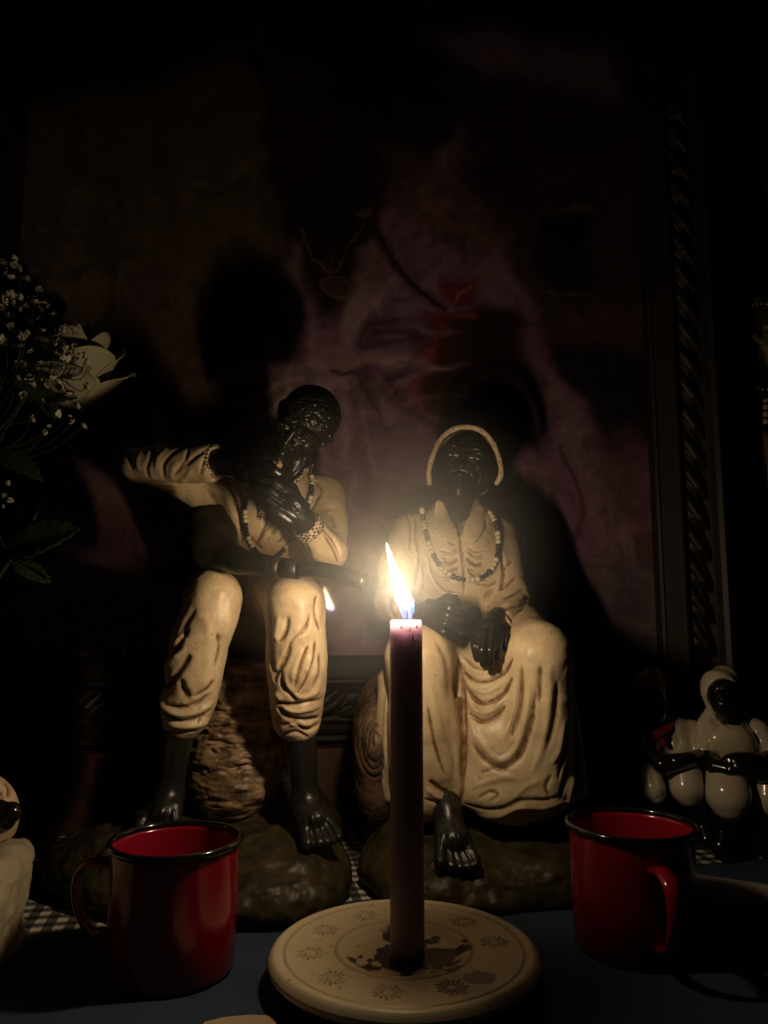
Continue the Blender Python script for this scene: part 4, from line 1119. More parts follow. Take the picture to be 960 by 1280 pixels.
CREAMP = (0.15, 0.105, 0.065); MAUVE = (0.25, 0.135, 0.200); DARKP = (0.030, 0.018, 0.018)
poly([(10, 140), (180, 110), (300, 70), (345, 160), (350, 260), (400, 420), (390, 560), (330, 640), (-60, 640), (-60, 300)], CREAMP, 10)
poly([(-60, 560), (120, 540), (300, 560), (400, 520), (430, 620), (430, 800), (-60, 900)], (0.20, 0.105, 0.14), 18)
poly([(150, 340), (190, 330), (260, 440), (330, 560), (200, 520), (150, 430)], (0.10, 0.06, 0.05), 14, 0.8)
poly([(345, 200), (470, 60), (600, 40), (760, 60), (840, 300), (840, 900), (420, 900), (390, 500), (370, 320)], MAUVE, 10)
poly([(310, 60), (480, 20), (600, 90), (560, 180), (480, 250), (455, 330), (425, 405), (400, 400), (368, 320), (345, 230)], DARKP, 7)     # open neck
poly([(330, 60), (400, 80), (430, 150), (380, 230), (345, 200)], (0.075, 0.035, 0.025), 16, 0.8)
poly([(560, 100), (640, 90), (760, 120), (840, 120), (840, 480), (700, 470), (640, 330), (575, 220)], (0.055, 0.03, 0.028), 10)
poly([(470, 190), (520, 190), (560, 230), (600, 260), (640, 300), (600, 330), (540, 290), (490, 260)], (0.17, 0.09, 0.055), 12, 0.7)
poly([(672, 270), (735, 275), (735, 360), (690, 362), (675, 340)], (0.015, 0.010, 0.012), 3)
line([(668, 265), (700, 262), (738, 268)], 2, (0.16, 0.10, 0.08), 0.6); line([(680, 362), (700, 366), (730, 360)], 2, (0.2, 0.13, 0.1), 0.6)
poly([(700, 380), (840, 385), (840, 420), (720, 420)], (0.10, 0.04, 0.04), 8, 0.8)
poly([(700, 435), (840, 435), (840, 560), (760, 560), (700, 470)], (0.02, 0.016, 0.022), 6)
poly([(745, 540), (790, 530), (840, 600), (840, 760), (790, 680)], (0.15, 0.07, 0.075), 10, 0.7)
poly([(680, 760), (760, 690), (840, 700), (840, 840), (690, 840)], (0.12, 0.10, 0.11), 16, 0.8)
line([(640, 420), (690, 500), (740, 590), (785, 680)], 12, (0.30, 0.19, 0.19), 0.6)
line([(690, 540), (715, 538), (730, 545)], 5, (0.33, 0.22, 0.20), 0.6)
line([(700, 560), (722, 600), (725, 660), (715, 700)], 4, (0.08, 0.04, 0.05), 0.7)
# robe folds radiating from the knotted clasp
for a in np.linspace(-2.6, 2.9, 21):
    r1 = 20 + 14 * random.random(); r2 = 90 + 110 * random.random()
    x0, y0 = 424 + r1 * math.cos(a), 450 + r1 * math.sin(a); x1, y1 = 424 + r2 * math.cos(a + .2), 450 + r2 * math.sin(a + .2) + 12
    hi_ = random.random() < 0.5
    if x1 < 400 and y1 < 440: continue
    line([(x0, y0), ((x0 + x1) / 2, (y0 + y1) / 2 - 8), (x1, y1)], random.uniform(4, 9), (0.40, 0.26, 0.32) if hi_ else (0.11, 0.045, 0.08), 0.75)
line([(430, 455), (460, 453), (500, 450)], 4, (0.42, 0.30, 0.26), 0.8); line([(436, 466), (470, 470), (500, 462)], 4, (0.08, 0.04, 0.06), 0.8)
poly([(414, 440), (436, 440), (438, 460), (416, 462)], (0.30, 0.2, 0.2), 4, 0.8); line([(412, 462), (426, 468), (440, 462)], 2.4, DARKP, 0.8)
line([(380, 300), (372, 380), (400, 440)], 8, (0.34, 0.2, 0.22), 0.5); line([(480, 280), (450, 360), (428, 420)], 7, (0.33, 0.22, 0.17), 0.5)
line([(440, 480), (455, 540), (440, 600), (445, 680)], 7, (0.15, 0.08, 0.10), 0.6); line([(470, 470), (500, 560), (480, 640)], 8, (0.34, 0.22, 0.25), 0.5)
line([(540, 620), (520, 700), (500, 780)], 10, (0.14, 0.08, 0.1), 0.5); line([(420, 640), (440, 720), (430, 800)], 9, (0.32, 0.2, 0.22), 0.5)
line([(690, 600), (660, 700), (700, 780)], 10, (0.13, 0.07, 0.09), 0.6); line([(745, 620), (760, 700), (740, 760)], 12, (0.30, 0.18, 0.20), 0.4)
# left sleeve folds
for pts, w_, c_ in ([[(120, 250), (130, 360), (110, 480)], 10, (0.10, 0.07, 0.045)], [[(200, 160), (220, 300), (205, 420)], 9, (0.10, 0.07, 0.05)], [[(300, 200), (290, 320), (320, 440)], 8, (0.17, 0.125, 0.085)],
                    [[(240, 225), (280, 228), (310, 205)], 4, (0.24, 0.18, 0.11)], [[(242, 232), (285, 236), (315, 215)], 4, (0.1, 0.07, 0.05)], [[(60, 300), (80, 420), (60, 520)], 12, (0.18, 0.125, 0.08)],
                    [[(340, 420), (370, 480), (390, 560)], 8, (0.36, 0.22, 0.22)], [[(160, 560), (250, 590), (350, 585)], 10, (0.27, 0.15, 0.16)]):
    line(pts, w_, c_, 0.6)
# pendant on a cord
line([(385, 280), (400, 315), (420, 340)], 1.8, (0.17, 0.11, 0.09), 0.8); line([(452, 270), (445, 300), (428, 340)], 1.8, (0.17, 0.11, 0.09), 0.8)
dd = np.hypot(QX - 423, QY - 362); lay((dd < 17).astype(float), (0.085, 0.055, 0.045)); lay(np.exp(-((dd - 16) / 1.8) ** 2), (0.20, 0.13, 0.10), 0.9); lay(np.exp(-((dd - 9) / 1.5) ** 2), (0.15, 0.09, 0.07), 0.7)
# hand that holds a pipe
for (x, y, rx, ry) in ((590, 405, 62, 17), (572, 440, 52, 19), (562, 478, 48, 17), (566, 508, 42, 15)):
    dd = np.hypot((QX - x) / rx, (QY - y) / ry); lay(1 / (1 + np.exp(np.clip((dd - 1) * 14, -30, 30))), (0.050, 0.024, 0.020))
    lay(np.exp(-(((QX - x + rx * 0.80) / 9) ** 2 + ((QY - y) / (ry * 0.9)) ** 2)), (0.32, 0.06, 0.085), 0.75)
poly([(590, 380), (650, 390), (680, 470), (670, 560), (600, 540), (580, 440)], (0.035, 0.018, 0.018), 10)
line([(528, 392), (560, 396), (590, 398)], 5, (0.30, 0.06, 0.08), 0.8)
line([(450, 263), (480, 298), (515, 345), (550, 385)], 5.5, (0.045, 0.022, 0.018), 1); line([(446, 262), (458, 262)], 4, (0.22, 0.14, 0.1), 0.8); line([(484, 296), (518, 342), (540, 366)], 2.2, (0.22, 0.12, 0.09), 0.8)
poly([(548, 350), (572, 344), (594, 352), (590, 380), (556, 380)], (0.20, 0.035, 0.05), 4); line([(566, 378), (572, 362), (590, 356)], 2.5, (0.34, 0.2, 0.15), 0.6)
line([(600, 352), (622, 346), (640, 350)], 2.5, (0.25, 0.18, 0.14), 0.6)
colr = np.clip(colr * (1 + 0.38 * brush[:, None] + 0.05 * (rng.rand(len(PX), 1) - 0.5)), 0.004, 1)
V = np.stack([U.ravel(), 0.004 - 0.0004 * np.clip(brush, -1, 1), ZZ.ravel()], 1)
i_, j_ = np.meshgrid(np.arange(nu - 1), np.arange(nz - 1), indexing='ij')
Q = np.stack([i_ * nz + j_, (i_ + 1) * nz + j_, (i_ + 1) * nz + j_ + 1, i_ * nz + j_ + 1], -1).reshape(-1, 4)
m, nt, b = new_mat('oil_paint'); L = nt.links
a_ = nd(nt, 'ShaderNodeAttribute', attribute_name='paint'); hs_ = nd(nt, 'ShaderNodeHueSaturation')
L.new(a_.outputs['Color'], b.inputs['Base Color'])
b.inputs['Roughness'].default_value = 0.45; b.inputs['Specular IOR Level'].default_value = 0.25
b.inputs['Coat Weight'].default_value = 0.3; b.inputs['Coat Roughness'].default_value = 0.05
gm = nd(nt, 'ShaderNodeNewGeometry')
tc = nd(nt, 'ShaderNodeTexCoord'); nn = nd(nt, 'ShaderNodeTexNoise', Scale=120.0, Detail=4.0); mp = nd(nt, 'ShaderNodeMapping'); mp.inputs['Scale'].default_value = (1, 1, 0.25)
L.new(tc.outputs['Object'], mp.inputs[0]); L.new(mp.outputs[0], nn.inputs['Vector'])
bp = nd(nt, 'ShaderNodeBump', Strength=0.35, Distance=0.0006); L.new(nn.outputs['Fac'], bp.inputs['Height']); L.new(bp.outputs['Normal'], b.inputs['Normal'])
cn = nd(nt, 'ShaderNodeCombineXYZ'); cn.inputs[0].default_value = nrm[0]; cn.inputs[1].default_value = nrm[1]; L.new(cn.outputs[0], b.inputs['Coat Normal'])
o = mesh_np('canvas', V, Q, m, None, attrs={'paint': colr}); o.parent = frame
# moulded rails, mitred
prof = [(0.0, 0.006), (0.0, -0.012), (0.003, -0.015), (0.006, -0.013), (0.024, -0.020), (0.027, -0.024), (0.030, -0.024), (0.032, -0.020), (0.036, -0.014), (0.044, -0.010), (0.066, -0.010), (0.074, -0.014),
        (0.078, -0.022), (0.083, -0.026), (0.088, -0.024), (0.090, -0.018), (0.096, -0.018), (0.100, -0.014), (0.102, -0.004), (0.102, 0.012), (0.0, 0.012)]
M_FRAME = plain('dark_carved_frame_wood', (0.030, 0.022, 0.015), 0.5, noise=0.5, scale=40, bump=0.3, bscale=140)
cor = [(uL, zB), (uR, zB), (uR, zT), (uL, zT)]; outd = [(-1, -1), (1, -1), (1, 1), (-1, 1)]
for k in range(4):
    k2 = (k + 1) % 4; bm = bmesh.new(); rings = []
    for (c0, od) in ((cor[k], outd[k]), (cor[k2], outd[k2])):
        rings.append([bm.verts.new((c0[0] + od[0] * t_, h_, c0[1] + od[1] * t_)) for t_, h_ in prof])
    n = len(prof)
    for i in range(n): bm.faces.new((rings[0][i], rings[0][(i + 1) % n], rings[1][(i + 1) % n], rings[1][i]))
    bm.faces.new(rings[0][::-1]); bm.faces.new(rings[1])
    o = bm_obj('frame_rail', bm, M_FRAME, None, smooth=False); o.parent = frame
o = bm_obj('backing_board', box_bm(uL - .02, uR + .02, .0125, .018, zB - .02, zT + .02), M_WOOD, None, smooth=False); o.parent = frame
# carved curling leaves in the hollow of the rail
e = Clay()
e.chain_w([(-0.026, 0, -0.014), (-0.010, -0.004, -0.011), (0.008, -0.006, 0.0), (0.022, -0.003, 0.013)], [0.003, 0.0065, 0.0065, 0.003], k=0.003)
e.chain_w([(-0.020, 0.001, -0.003), (-0.004, -0.003, 0.004), (0.012, -0.002, 0.015)], [0.002, 0.004, 0.0025], k=0.002)
e.chain_w([(-0.010, 0.001, -0.016), (0.008, -0.002, -0.010), (0.024, 0.0, 0.003)], [0.002, 0.004, 0.0025], k=0.002)
V, Q = e.build(0.0012)
V = relax(V, Q, 1)
leaf0 = mesh_np('carved_leaf', V, Q, M_FRAME, None); leaf0.parent = frame
first = True
def leaf_at(u, z, vertical):
    global first
    o = leaf0 if first else leaf0.copy()
    if not first: COL.objects.link(o)
    first = False
    o.parent = frame; o.location = (u, -0.010, z); o.rotation_euler = (0, PI / 2 if vertical else 0, 0)
u = uL + 0.02
while u < uR: leaf_at(u, zB - 0.055, False); u += 0.040
z = zB + 0.02
while z < 0.95: leaf_at(uR + 0.055, z, True); z += 0.040
# ledge under the frame
led = bm_obj('wooden_ledge', box_bm(-0.62, 0.60, -0.035, 0.06, 0, zB - 0.1024), plain('reddish_dark_wood', (0.10, 0.042, 0.028), 0.5, noise=0.4, scale=20, bump=0.2), None, smooth=False, bevel=0.002)
led.location = (0, FY, 0.0); led.rotation_euler = (0, 0, FT)
tag(led, 'reddish dark wooden ledge that carries the picture frame', 'ledge')

# ------------------------------------------------------------------ small glossy figurines
M_GLZ = plain('cream_glazed_ceramic', (0.52, 0.45, 0.33), 0.2, coat=0.5, noise=0.15, scale=40)
M_GLB = plain('black_glazed_ceramic', (0.010, 0.009, 0.008), 0.18, coat=0.4)
M_TAN = plain('tan_glaze', (0.30, 0.19, 0.09), 0.3)
M_REDS = plain('red_glaze', (0.42, 0.02, 0.015), 0.3)
f1 = empty('seated_figurine', at(845, 1050, 0.80) * np.array([1, 1, 0]), 'small glazed seated figurine in white with a red neckerchief and tan cap', 'figurine', 'little glazed figurines')
c = Clay(); c.chain([(850, 965, .82, 28), (846, 935, .815, 27), (842, 915, .812, 20)], k=.008); c.chain([(865, 912, .81, 12), (876, 930, .80, 12), (880, 945, .79, 10)], k=.006); c.chain([(818, 915, .81, 12), (812, 935, .80, 11)], k=.006)
sculpt('shirt', c, .0013, M_GLZ, f1, strokes=[([(846, 918), (849, 928), (845, 938)], 2, -1.2), ([(862, 918), (864, 935)], 2, -1.2)])
c = Clay(); c.chain([(820, 958, .80, 14), (813, 968, .785, 14), (816, 985, .78, 15), (820, 992, .78, 12)], k=.006)
c.chain([(848, 962, .81, 18), (856, 968, .785, 20), (858, 984, .78, 20), (860, 990, .78, 17)], k=.006)
sculpt('trousers', c, .0013, M_GLZ, f1, strokes=[([(815, 972), (822, 985)], 2, -1.2)])
c = Clay(); c.chain([(814, 875, .80, 19), (816, 890, .795, 16)], k=.01); c.chain([(818, 895, .80, 12), (828, 908, .81, 12)], k=.006); c.ell(812, 882, .782, 5, 5, 6, k=.004); c.ell(806, 890, .784, 6, 4, 3, k=.003); c.ell(834, 884, .80, 3, 4, 6, k=.002); c.chain([(806, 874, .784, 3.2), (820, 874, .784, 3.2)], k=.003)
sculpt('head', c, .0010, M_GLB, f1, rough=0.0004, rs=260)
c = Clay(); c.chain([(812, 858, .802, 20), (815, 852, .806, 17)], k=.006); c.cut_below(9.0); c.ops.pop(); c.ell(812, 884, .79, 26, 30, 22, k=.003, sub=True)
sculpt('cap', c, .0010, M_TAN, f1)
c = Clay(); c.chain([(808, 914, .792, 4.5), (820, 916, .787, 5.5), (834, 910, .792, 4.5), (840, 904, .80, 3.5)], k=.003); c.chain([(821, 917, .786, 4.5), (830, 930, .787, 3)], k=.003); c.chain([(821, 917, .786, 4.5), (810, 927, .787, 4)], k=.003); c.ell(821, 917, .784, 5, 4, 5, k=.002)
sculpt('neckerchief', c, .0010, M_REDS, f1)
c = Clay(); c.chain([(813, 943, .792, 10), (828, 956, .775, 12), (848, 952, .770, 10), (862, 950, .775, 10), (874, 946, .785, 9)], k=.005)
sculpt('hands', c, .0011, M_GLB, f1, strokes=[([(838, 946), (845, 958)], 1.2, -.8), ([(848, 944), (853, 957)], 1.2, -.8)])
c = Clay(); c.chain([(820, 1000, .785, 13), (818, 1040, .79, 12), (812, 1056, .78, 11)], k=.004); c.chain([(862, 996, .785, 15), (878, 1030, .785, 12), (884, 1050, .775, 11)], k=.004)
c.ell(848, 1010, .84, 42, 34, 60, k=.01); c.cut_below(.001)
sculpt('legs', c, .0014, M_GLB, f1)
f2 = empty('seated_figurine', at(915, 1050, 0.79) * np.array([1, 1, 0]), 'small glazed seated figurine in white headscarf and open-necked white blouse, nearest the picture edge', 'figurine', 'little glazed figurines')
c = Clay(); c.chain([(915, 965, .81, 36), (915, 935, .805, 33), (913, 915, .803, 22)], k=.008); c.chain([(888, 892, .803, 8), (884, 905, .803, 12)], k=.006); c.chain([(934, 900, .805, 8), (940, 908, .805, 11)], k=.006); c.chain([(884, 918, .80, 13), (880, 938, .792, 11)], k=.006); c.chain([(948, 915, .80, 14), (962, 938, .79, 13)], k=.006); c.ell(913, 925, .785, 26, 12, 18, k=.008)
c.chain([(908, 884, .786, 16), (914, 898, .778, 10), (918, 910, .770, 3)], k=.003, sub=True)
sculpt('blouse', c, .0013, M_GLZ, f2, strokes=[([(889, 890), (900, 905), (912, 912)], 2, 1.4), ([(884, 905), (886, 925), (888, 940)], 2, -1.8), ([(937, 905), (945, 918), (952, 932)], 2, -1.8), ([(925, 905), (934, 900)], 2, 1.2)])
c = Clay(); c.chain([(900, 968, .795, 20), (908, 974, .775, 24), (910, 992, .77, 27), (911, 1000, .77, 23)], k=.006); c.chain([(945, 968, .795, 20), (962, 978, .78, 24), (962, 996, .775, 22)], k=.006)
sculpt('skirt', c, .0013, M_GLZ, f2, strokes=[([(940, 968), (943, 990), (942, 1005)], 2, -2)])
c = Clay(); c.chain([(904, 866, .795, 20), (906, 882, .790, 15)], k=.01); c.chain([(908, 888, .792, 12), (915, 905, .792, 11)], k=.006); c.ell(902, 874, .773, 4, 5, 5, k=.004); c.chain([(895, 865, .776, 3), (911, 865, .776, 3)], k=.003); c.ell(903, 884, .775, 6, 4, 3, k=.003)
sculpt('head', c, .0010, M_GLB, f2, rough=0.0003, rs=260)
c = Clay(); c.chain([(900, 858, .802, 23), (905, 850, .808, 18)], k=.006); c.chain([(886, 868, .80, 8), (889, 884, .802, 6)], k=.006); c.ell(909, 876, .78, 22, 28, 27, k=.003, sub=True)
sculpt('headscarf', c, .0010, M_GLZ, f2)
c = Clay(); c.chain([(882, 945, .79, 11), (893, 958, .772, 10), (912, 962, .762, 9), (925, 958, .760, 10)], k=.004); c.chain([(962, 950, .785, 13), (950, 966, .765, 12), (930, 960, .760, 10)], k=.004); c.ell(930, 948, .765, 26, 12, 8, k=.004)
sculpt('hands', c, .0011, M_GLB, f2, strokes=[([(905, 950), (912, 964)], 1.2, -.8), ([(914, 950), (920, 963)], 1.2, -.8)])
c = Clay(); c.chain([(908, 1008, .78, 22), (908, 1040, .79, 18), (902, 1058, .775, 14)], k=.005); c.chain([(955, 1008, .785, 20), (955, 1055, .785, 15)], k=.005); c.ell(930, 1010, .84, 46, 34, 56, k=.01); c.cut_below(.001)
sculpt('legs', c, .0014, M_GLB, f2)

# ------------------------------------------------------------------ stone and little statue at the picture's edge
M_STONE = plain('rough_cream_stone', (0.42, 0.37, 0.25), 0.7, col2=(0.27, 0.23, 0.15), scale=30, bump=0.9, bscale=70)
t = empty('stone_block', (-0.31, 0.56, 0.0), 'rough cream stone block with rounded corners beside the red mug', 'stone')
c = Clay()
QU = [(-0.254, 0.475), (-0.270, 0.592), (-0.370, 0.575), (-0.350, 0.465)]
cen_ = np.mean(QU, axis=0)
for (zz_, rr_, sh_) in ((0.060, 0.0125, 1.0), (0.040, 0.0125, 1.0), (0.014, 0.012, 0.90)):
    ring_ = [tuple(cen_ + (np.array(p_) - cen_) * sh_) + (zz_,) for p_ in QU]
    c.chain_w(ring_ + ring_[:1], [rr_] * 5, k=.014)
for s_ in np.linspace(.2, .8, 4):
    a_ = np.array(QU[0]) * (1 - s_) + np.array(QU[1]) * s_; b_ = np.array(QU[3]) * (1 - s_) + np.array(QU[2]) * s_
    for zz_ in (.058, .036, .016): c.chain_w([(*a_, zz_), (*b_, zz_)], [.015, .015], k=.012)
c.cut_below(.0004)
sculpt('rough_stone', c, .0016, M_STONE, t, rough=.0024, rs=75)
t2 = empty('seated_figurine', (-0.32, 0.59, 0.0745), 'cream seated figurine with black hands resting on the rough stone block', 'figurine')
c = Clay(); c.ell_w((-.302, .588, .088), (.034, .030, .034), k=.01); c.ell_w((-.328, .600, .125), (.028, .026, .034), k=.012); c.cut_below(.074)
sculpt('robe', c, .0013, M_CREAM, t2, strokes=[([(5, 975), (12, 985), (10, 998)], 2.4, -2), ([(0, 985), (5, 1000)], 2, -1.6), ([(20, 985), (18, 1000)], 2, 1)])
c = Clay(); c.chain([(-30, 1012, .562, 20), (0, 1022, .556, 19), (13, 1016, .556, 13)], k=.004); sculpt('black_hands', c, .0011, M_GLB, t2)
c = Clay(); c.chain_w([(-.338, .598, .168), (-.336, .593, .160)], [.018, .016], k=.006); sculpt('head', c, .0012, M_GLB, t2)
c = Clay(); c.chain_w([(-.338, .603, .176)], [.021], k=.006); c.ell_w((-.334, .578, .162), (.02, .022, .022), k=.003, sub=True); sculpt('white_cap', c, .0012, M_GLZ, t2)

# ------------------------------------------------------------------ spare candle in a clear wrap, and a card
A_, B_ = on_z(868, 1110, .0115), on_z(1010, 1131, .0115)
dr = (B_ - A_) / np.linalg.norm(B_ - A_)
sc_ = empty('wrapped_candle', tuple((A_ + B_) / 2 * np.array([1, 1, 0])), 'grey candle in clear shiny wrap lying beside the mug near the figurines', 'candle')
A2 = A_ - dr * 0.03; B2 = A2 + dr * 0.22
tube('wax_stick', np.array([A2 + (B2 - A2) * k / 8 for k in range(9)]), [0.0105] * 9, plain('grey_wax', (0.19, 0.16, 0.12), 0.4), sc_, seg=32)
Pw = np.array([A2 + (B2 - A2) * k / 60 for k in range(61)])
V, Qs = sweep(Pw, [0.0109 + 0.00035 * abs(math.sin(k * 1.7)) for k in range(61)], 36)
V = V + (rng.rand(*V.shape) - .5) * 0.0004
m, nt, b = new_mat('clear_wrap'); b.inputs['Transmission Weight'].default_value = 0.0; b.inputs['Alpha'].default_value = 0.22; b.inputs['Roughness'].default_value = 0.12; b.inputs['Base Color'].default_value = (.5, .5, .5, 1)
bm = bmesh.new(); vs = [bm.verts.new(v) for v in V]
for q_ in Qs:
    q_ = list(dict.fromkeys(map(int, q_)))
    try: bm.faces.new([vs[i] for i in q_])
    except ValueError: pass
bm_obj('clear_wrapper', bm, m, sc_)
pc = on_z(345, 1283, .001); pl_ = on_z(272, 1277, .001)
bm = bmesh.new()
outl = [on_z(x, y, 0) for x, y in ((255, 1281), (280, 1275), (310, 1272), (333, 1272.5), (343, 1277), (346, 1286), (352, 1400), (200, 1400))]
lo_ = [bm.verts.new((p_[0], p_[1], .0004)) for p_ in outl]; hi2 = [bm.verts.new((p_[0], p_[1], .0016)) for p_ in outl]
bm.faces.new(lo_[::-1]); bm.faces.new(hi2)
for i in range(8): bm.faces.new((lo_[i], lo_[(i + 1) % 8], hi2[(i + 1) % 8], hi2[i]))
o = bm_obj('paper_card', bm, plain('pinkish_card', (.50, .36, .26), .6), None, smooth=False, bevel=.0003); tag(o, 'pinkish beige card lying on the blue cloth in front of the plate', 'card')

# ------------------------------------------------------------------ flowers
M_PETAL = plain('white_rose_petal', (0.56, 0.53, 0.36), 0.55, noise=0.12, scale=30)
M_LEAF = plain('rose_leaf_green', (0.045, 0.062, 0.022), 0.4, noise=0.4, scale=50)
M_TWIG = plain('green_stem', (0.032, 0.040, 0.016), 0.5)
M_TINY = plain('tiny_white_blossom', (0.76, 0.70, 0.52), 0.6)
vase = empty('flower_vase', (-0.445, 0.76, 0.0), 'plain dark vase that holds the flowers, just beyond the picture edge', 'vase')
V, Q = lathe([(0, 0), (.030, 0), (.036, .01), (.040, .06), (.034, .12), (.026, .16), (.030, .19), (.028, .19), (.024, .16), (.031, .12), (.036, .06), (.030, .012), (0, .008)], 64)
o = mesh_np('vase_body', V, Q, plain('dark_vase_glaze', (.03, .03, .04), .2), None); o.parent = vase
VT = np.array([-0.445, 0.76, 0.17])

rose = empty('white_rose', (-0.445, 0.76, 0.10), 'large cream white rose in the bunch above the raised sleeve of the old man statue', 'flower')
RC3 = at(94, 474, 0.785)
_, AY, AZ = basis((0.35, -0.75, 0.25), (0.15, 0.0, 1.0))
axis = np.array([0.22, -0.30, 0.92]); axis /= np.linalg.norm(axis)
t1 = np.cross(axis, (0, 1, 0)); t1 /= np.linalg.norm(t1); t2_ = np.cross(axis, t1)
def petal(ang, r, h, tilt, width, curl, z0):
    n1, n2 = 18, 14; V = []
    for i in range(n1):
        v = i / (n1 - 1)
        for j in range(n2):
            s = j / (n2 - 1) * 2 - 1
            wv_ = width * math.sin(PI * min(1, 0.12 + 0.80 * v ** 0.8)) ** 0.6
            a = ang + s * wv_
            rad = r * (0.25 + 0.75 * math.sin(v * PI / 2)) + tilt * h * v * v + curl * max(0, v - 0.72) ** 1.5 * 6 * (0.6 + 0.4 * abs(s))
            zz = z0 + h * (v - 0.10 * s * s * v) - curl * max(0, v - 0.80) * 1.6
            V.append(RC3 + t1 * rad * math.cos(a) + t2_ * rad * math.sin(a) + axis * (zz - 0.028))
    Q = [(i * n2 + j, i * n2 + j + 1, (i + 1) * n2 + j + 1, (i + 1) * n2 + j) for i in range(n1 - 1) for j in range(n2 - 1)]
    o = mesh_np('petal', np.array(V) - np.array(rose.location), np.array(Q), M_PETAL, None); o.parent = rose
    md = o.modifiers.new('thick', 'SOLIDIFY'); md.thickness = 0.0008
for k in range(4): petal(k * 1.6, .014, .082, -.02, 1.15, .001, .004)
for k in range(5): petal(k * 1.257 + .4, .026, .082, .0, 1.1, .003, .002)
for k in range(5): petal(k * 1.257 + 1.1, .038, .070, .05, 1.05, .005, 0)
for k in range(4): petal(k * 1.57 + .2, .047, .052, .08, .95, .010, -.002)
P = smooth_line([RC3 - axis * .026, RC3 - axis * .06, RC3 * .5 + VT * .5 + np.array([.02, 0, -.02]), VT, VT - np.array([0, 0, .08])], 24)
tube('stem', P, [0.0024] * 24, M_TWIG, rose, seg=8)
tube('calyx', np.array([RC3 - axis * .032, RC3 - axis * .028, RC3 - axis * .020]), [.004, .009, .011], M_LEAF, rose, seg=12)
def leaf(parent, base, tip, width, up, fold=0.2, name='leaf'):
    base, tip = np.array(base), np.array(tip); d = tip - base; Ld = np.linalg.norm(d); d /= Ld
    up = np.array(up, float); up -= d * (up @ d); up /= np.linalg.norm(up); s_ = np.cross(d, up)
    n1, n2 = 22, 9; V = []
    for i in range(n1):
        v = i / (n1 - 1); w_ = width * math.sin(PI * v ** 0.75) ** 0.8 + 0.0003
        for j in range(n2):
            s = j / (n2 - 1) * 2 - 1
            V.append(base + d * Ld * (v + 0.03 * abs(s) * math.sin(v * 3)) + s_ * w_ * s * (1 + .05 * math.sin(v * 60)) + up * (fold * w_ * abs(s) - 0.12 * Ld * v * v + 0.0012 * math.sin(v * 40 - abs(s) * 6) * abs(s)))
    Q = [(i * n2 + j, i * n2 + j + 1, (i + 1) * n2 + j + 1, (i + 1) * n2 + j) for i in range(n1 - 1) for j in range(n2 - 1)]
    o = mesh_np(name, np.array(V) - np.array(parent.location), np.array(Q), M_LEAF, None); o.parent = parent
    md = o.modifiers.new('thick', 'SOLIDIFY'); md.thickness = 0.0006
    tube('leaf_stalk', np.array([base - d * .012, base, base + d * Ld * .8 - up * .0 + up * (-0.12 * Ld * .64)]), [.0009, .0009, .0003], M_TWIG, parent, seg=6)
leaf(rose, at(-20, 560, .74), at(52, 590, .72), .016, (0.1, -.5, .85))
leaf(rose, at(8, 690, .72), at(92, 655, .71), .024, (-0.3, -.75, .5))
leaf(rose, at(18, 705, .72), at(62, 724, .715), .010, (0.2, -.6, .6))
leaf(rose, at(45, 505, .765), at(92, 492, .75), .010, (0, -.7, .6))
leaf(rose, at(22, 455, .765), at(70, 515, .75), .017, (0.2, -.8, .5))
leaf(rose, at(5, 545, .755), at(34, 520, .745), .006, (0, -.7, .6))
tube('side_stem', smooth_line([VT - np.array([0, 0, .03]), at(-30, 640, .74), at(8, 690, .72), at(34, 706, .72), at(62, 722, .715)], 20), [.0012] * 20, M_TWIG, rose, seg=6)
tube('side_stem', smooth_line([VT - np.array([0, 0, .03]), at(-40, 600, .75), at(-10, 550, .745), at(30, 500, .76)], 20), [.0014] * 20, M_TWIG, rose, seg=6)

def blossom_mesh():
    V = []; Fc = []
    r = random.Random(4)
    def pet(c_, d_, s_, L_, w_):
        n0 = len(V); d_ = Vector(d_).normalized(); s_ = Vector(s_).normalized(); c_ = Vector(c_); u_ = d_.cross(s_)
        for (a, b_, h_) in ((0, 0, 0), (.45, .5, .1), (.9, .42, .22), (1.0, 0, .16), (.9, -.42, .22), (.45, -.5, .1), (.5, 0, -.06)): V.append(c_ + d_ * L_ * a + s_ * w_ * b_ + u_ * L_ * h_)
        for f in ((0, 6, 1), (1, 6, 2), (2, 6, 3), (3, 6, 4), (4, 6, 5), (5, 6, 0)): Fc.append(tuple(n0 + i for i in f))
    for ring, n_, el, L_ in ((0, 6, .1, 1.0), (1, 6, .7, .8), (2, 4, 1.15, .55)):
        for k in range(n_):
            a = 2 * PI * k / n_ + ring * .5 + r.uniform(-.2, .2); e_ = el + r.uniform(-.15, .15)
            d_ = (math.cos(a) * math.cos(e_), math.sin(a) * math.cos(e_), math.sin(e_)); pet((0, 0, .05 * ring), d_, (-math.sin(a), math.cos(a), 0), L_ * r.uniform(.85, 1.1), .75)
    me = bpy.data.meshes.new('blossom'); me.from_pydata([tuple(v) for v in V], [], Fc); me.materials.append(M_TINY); return me
BLM = blossom_mesh()
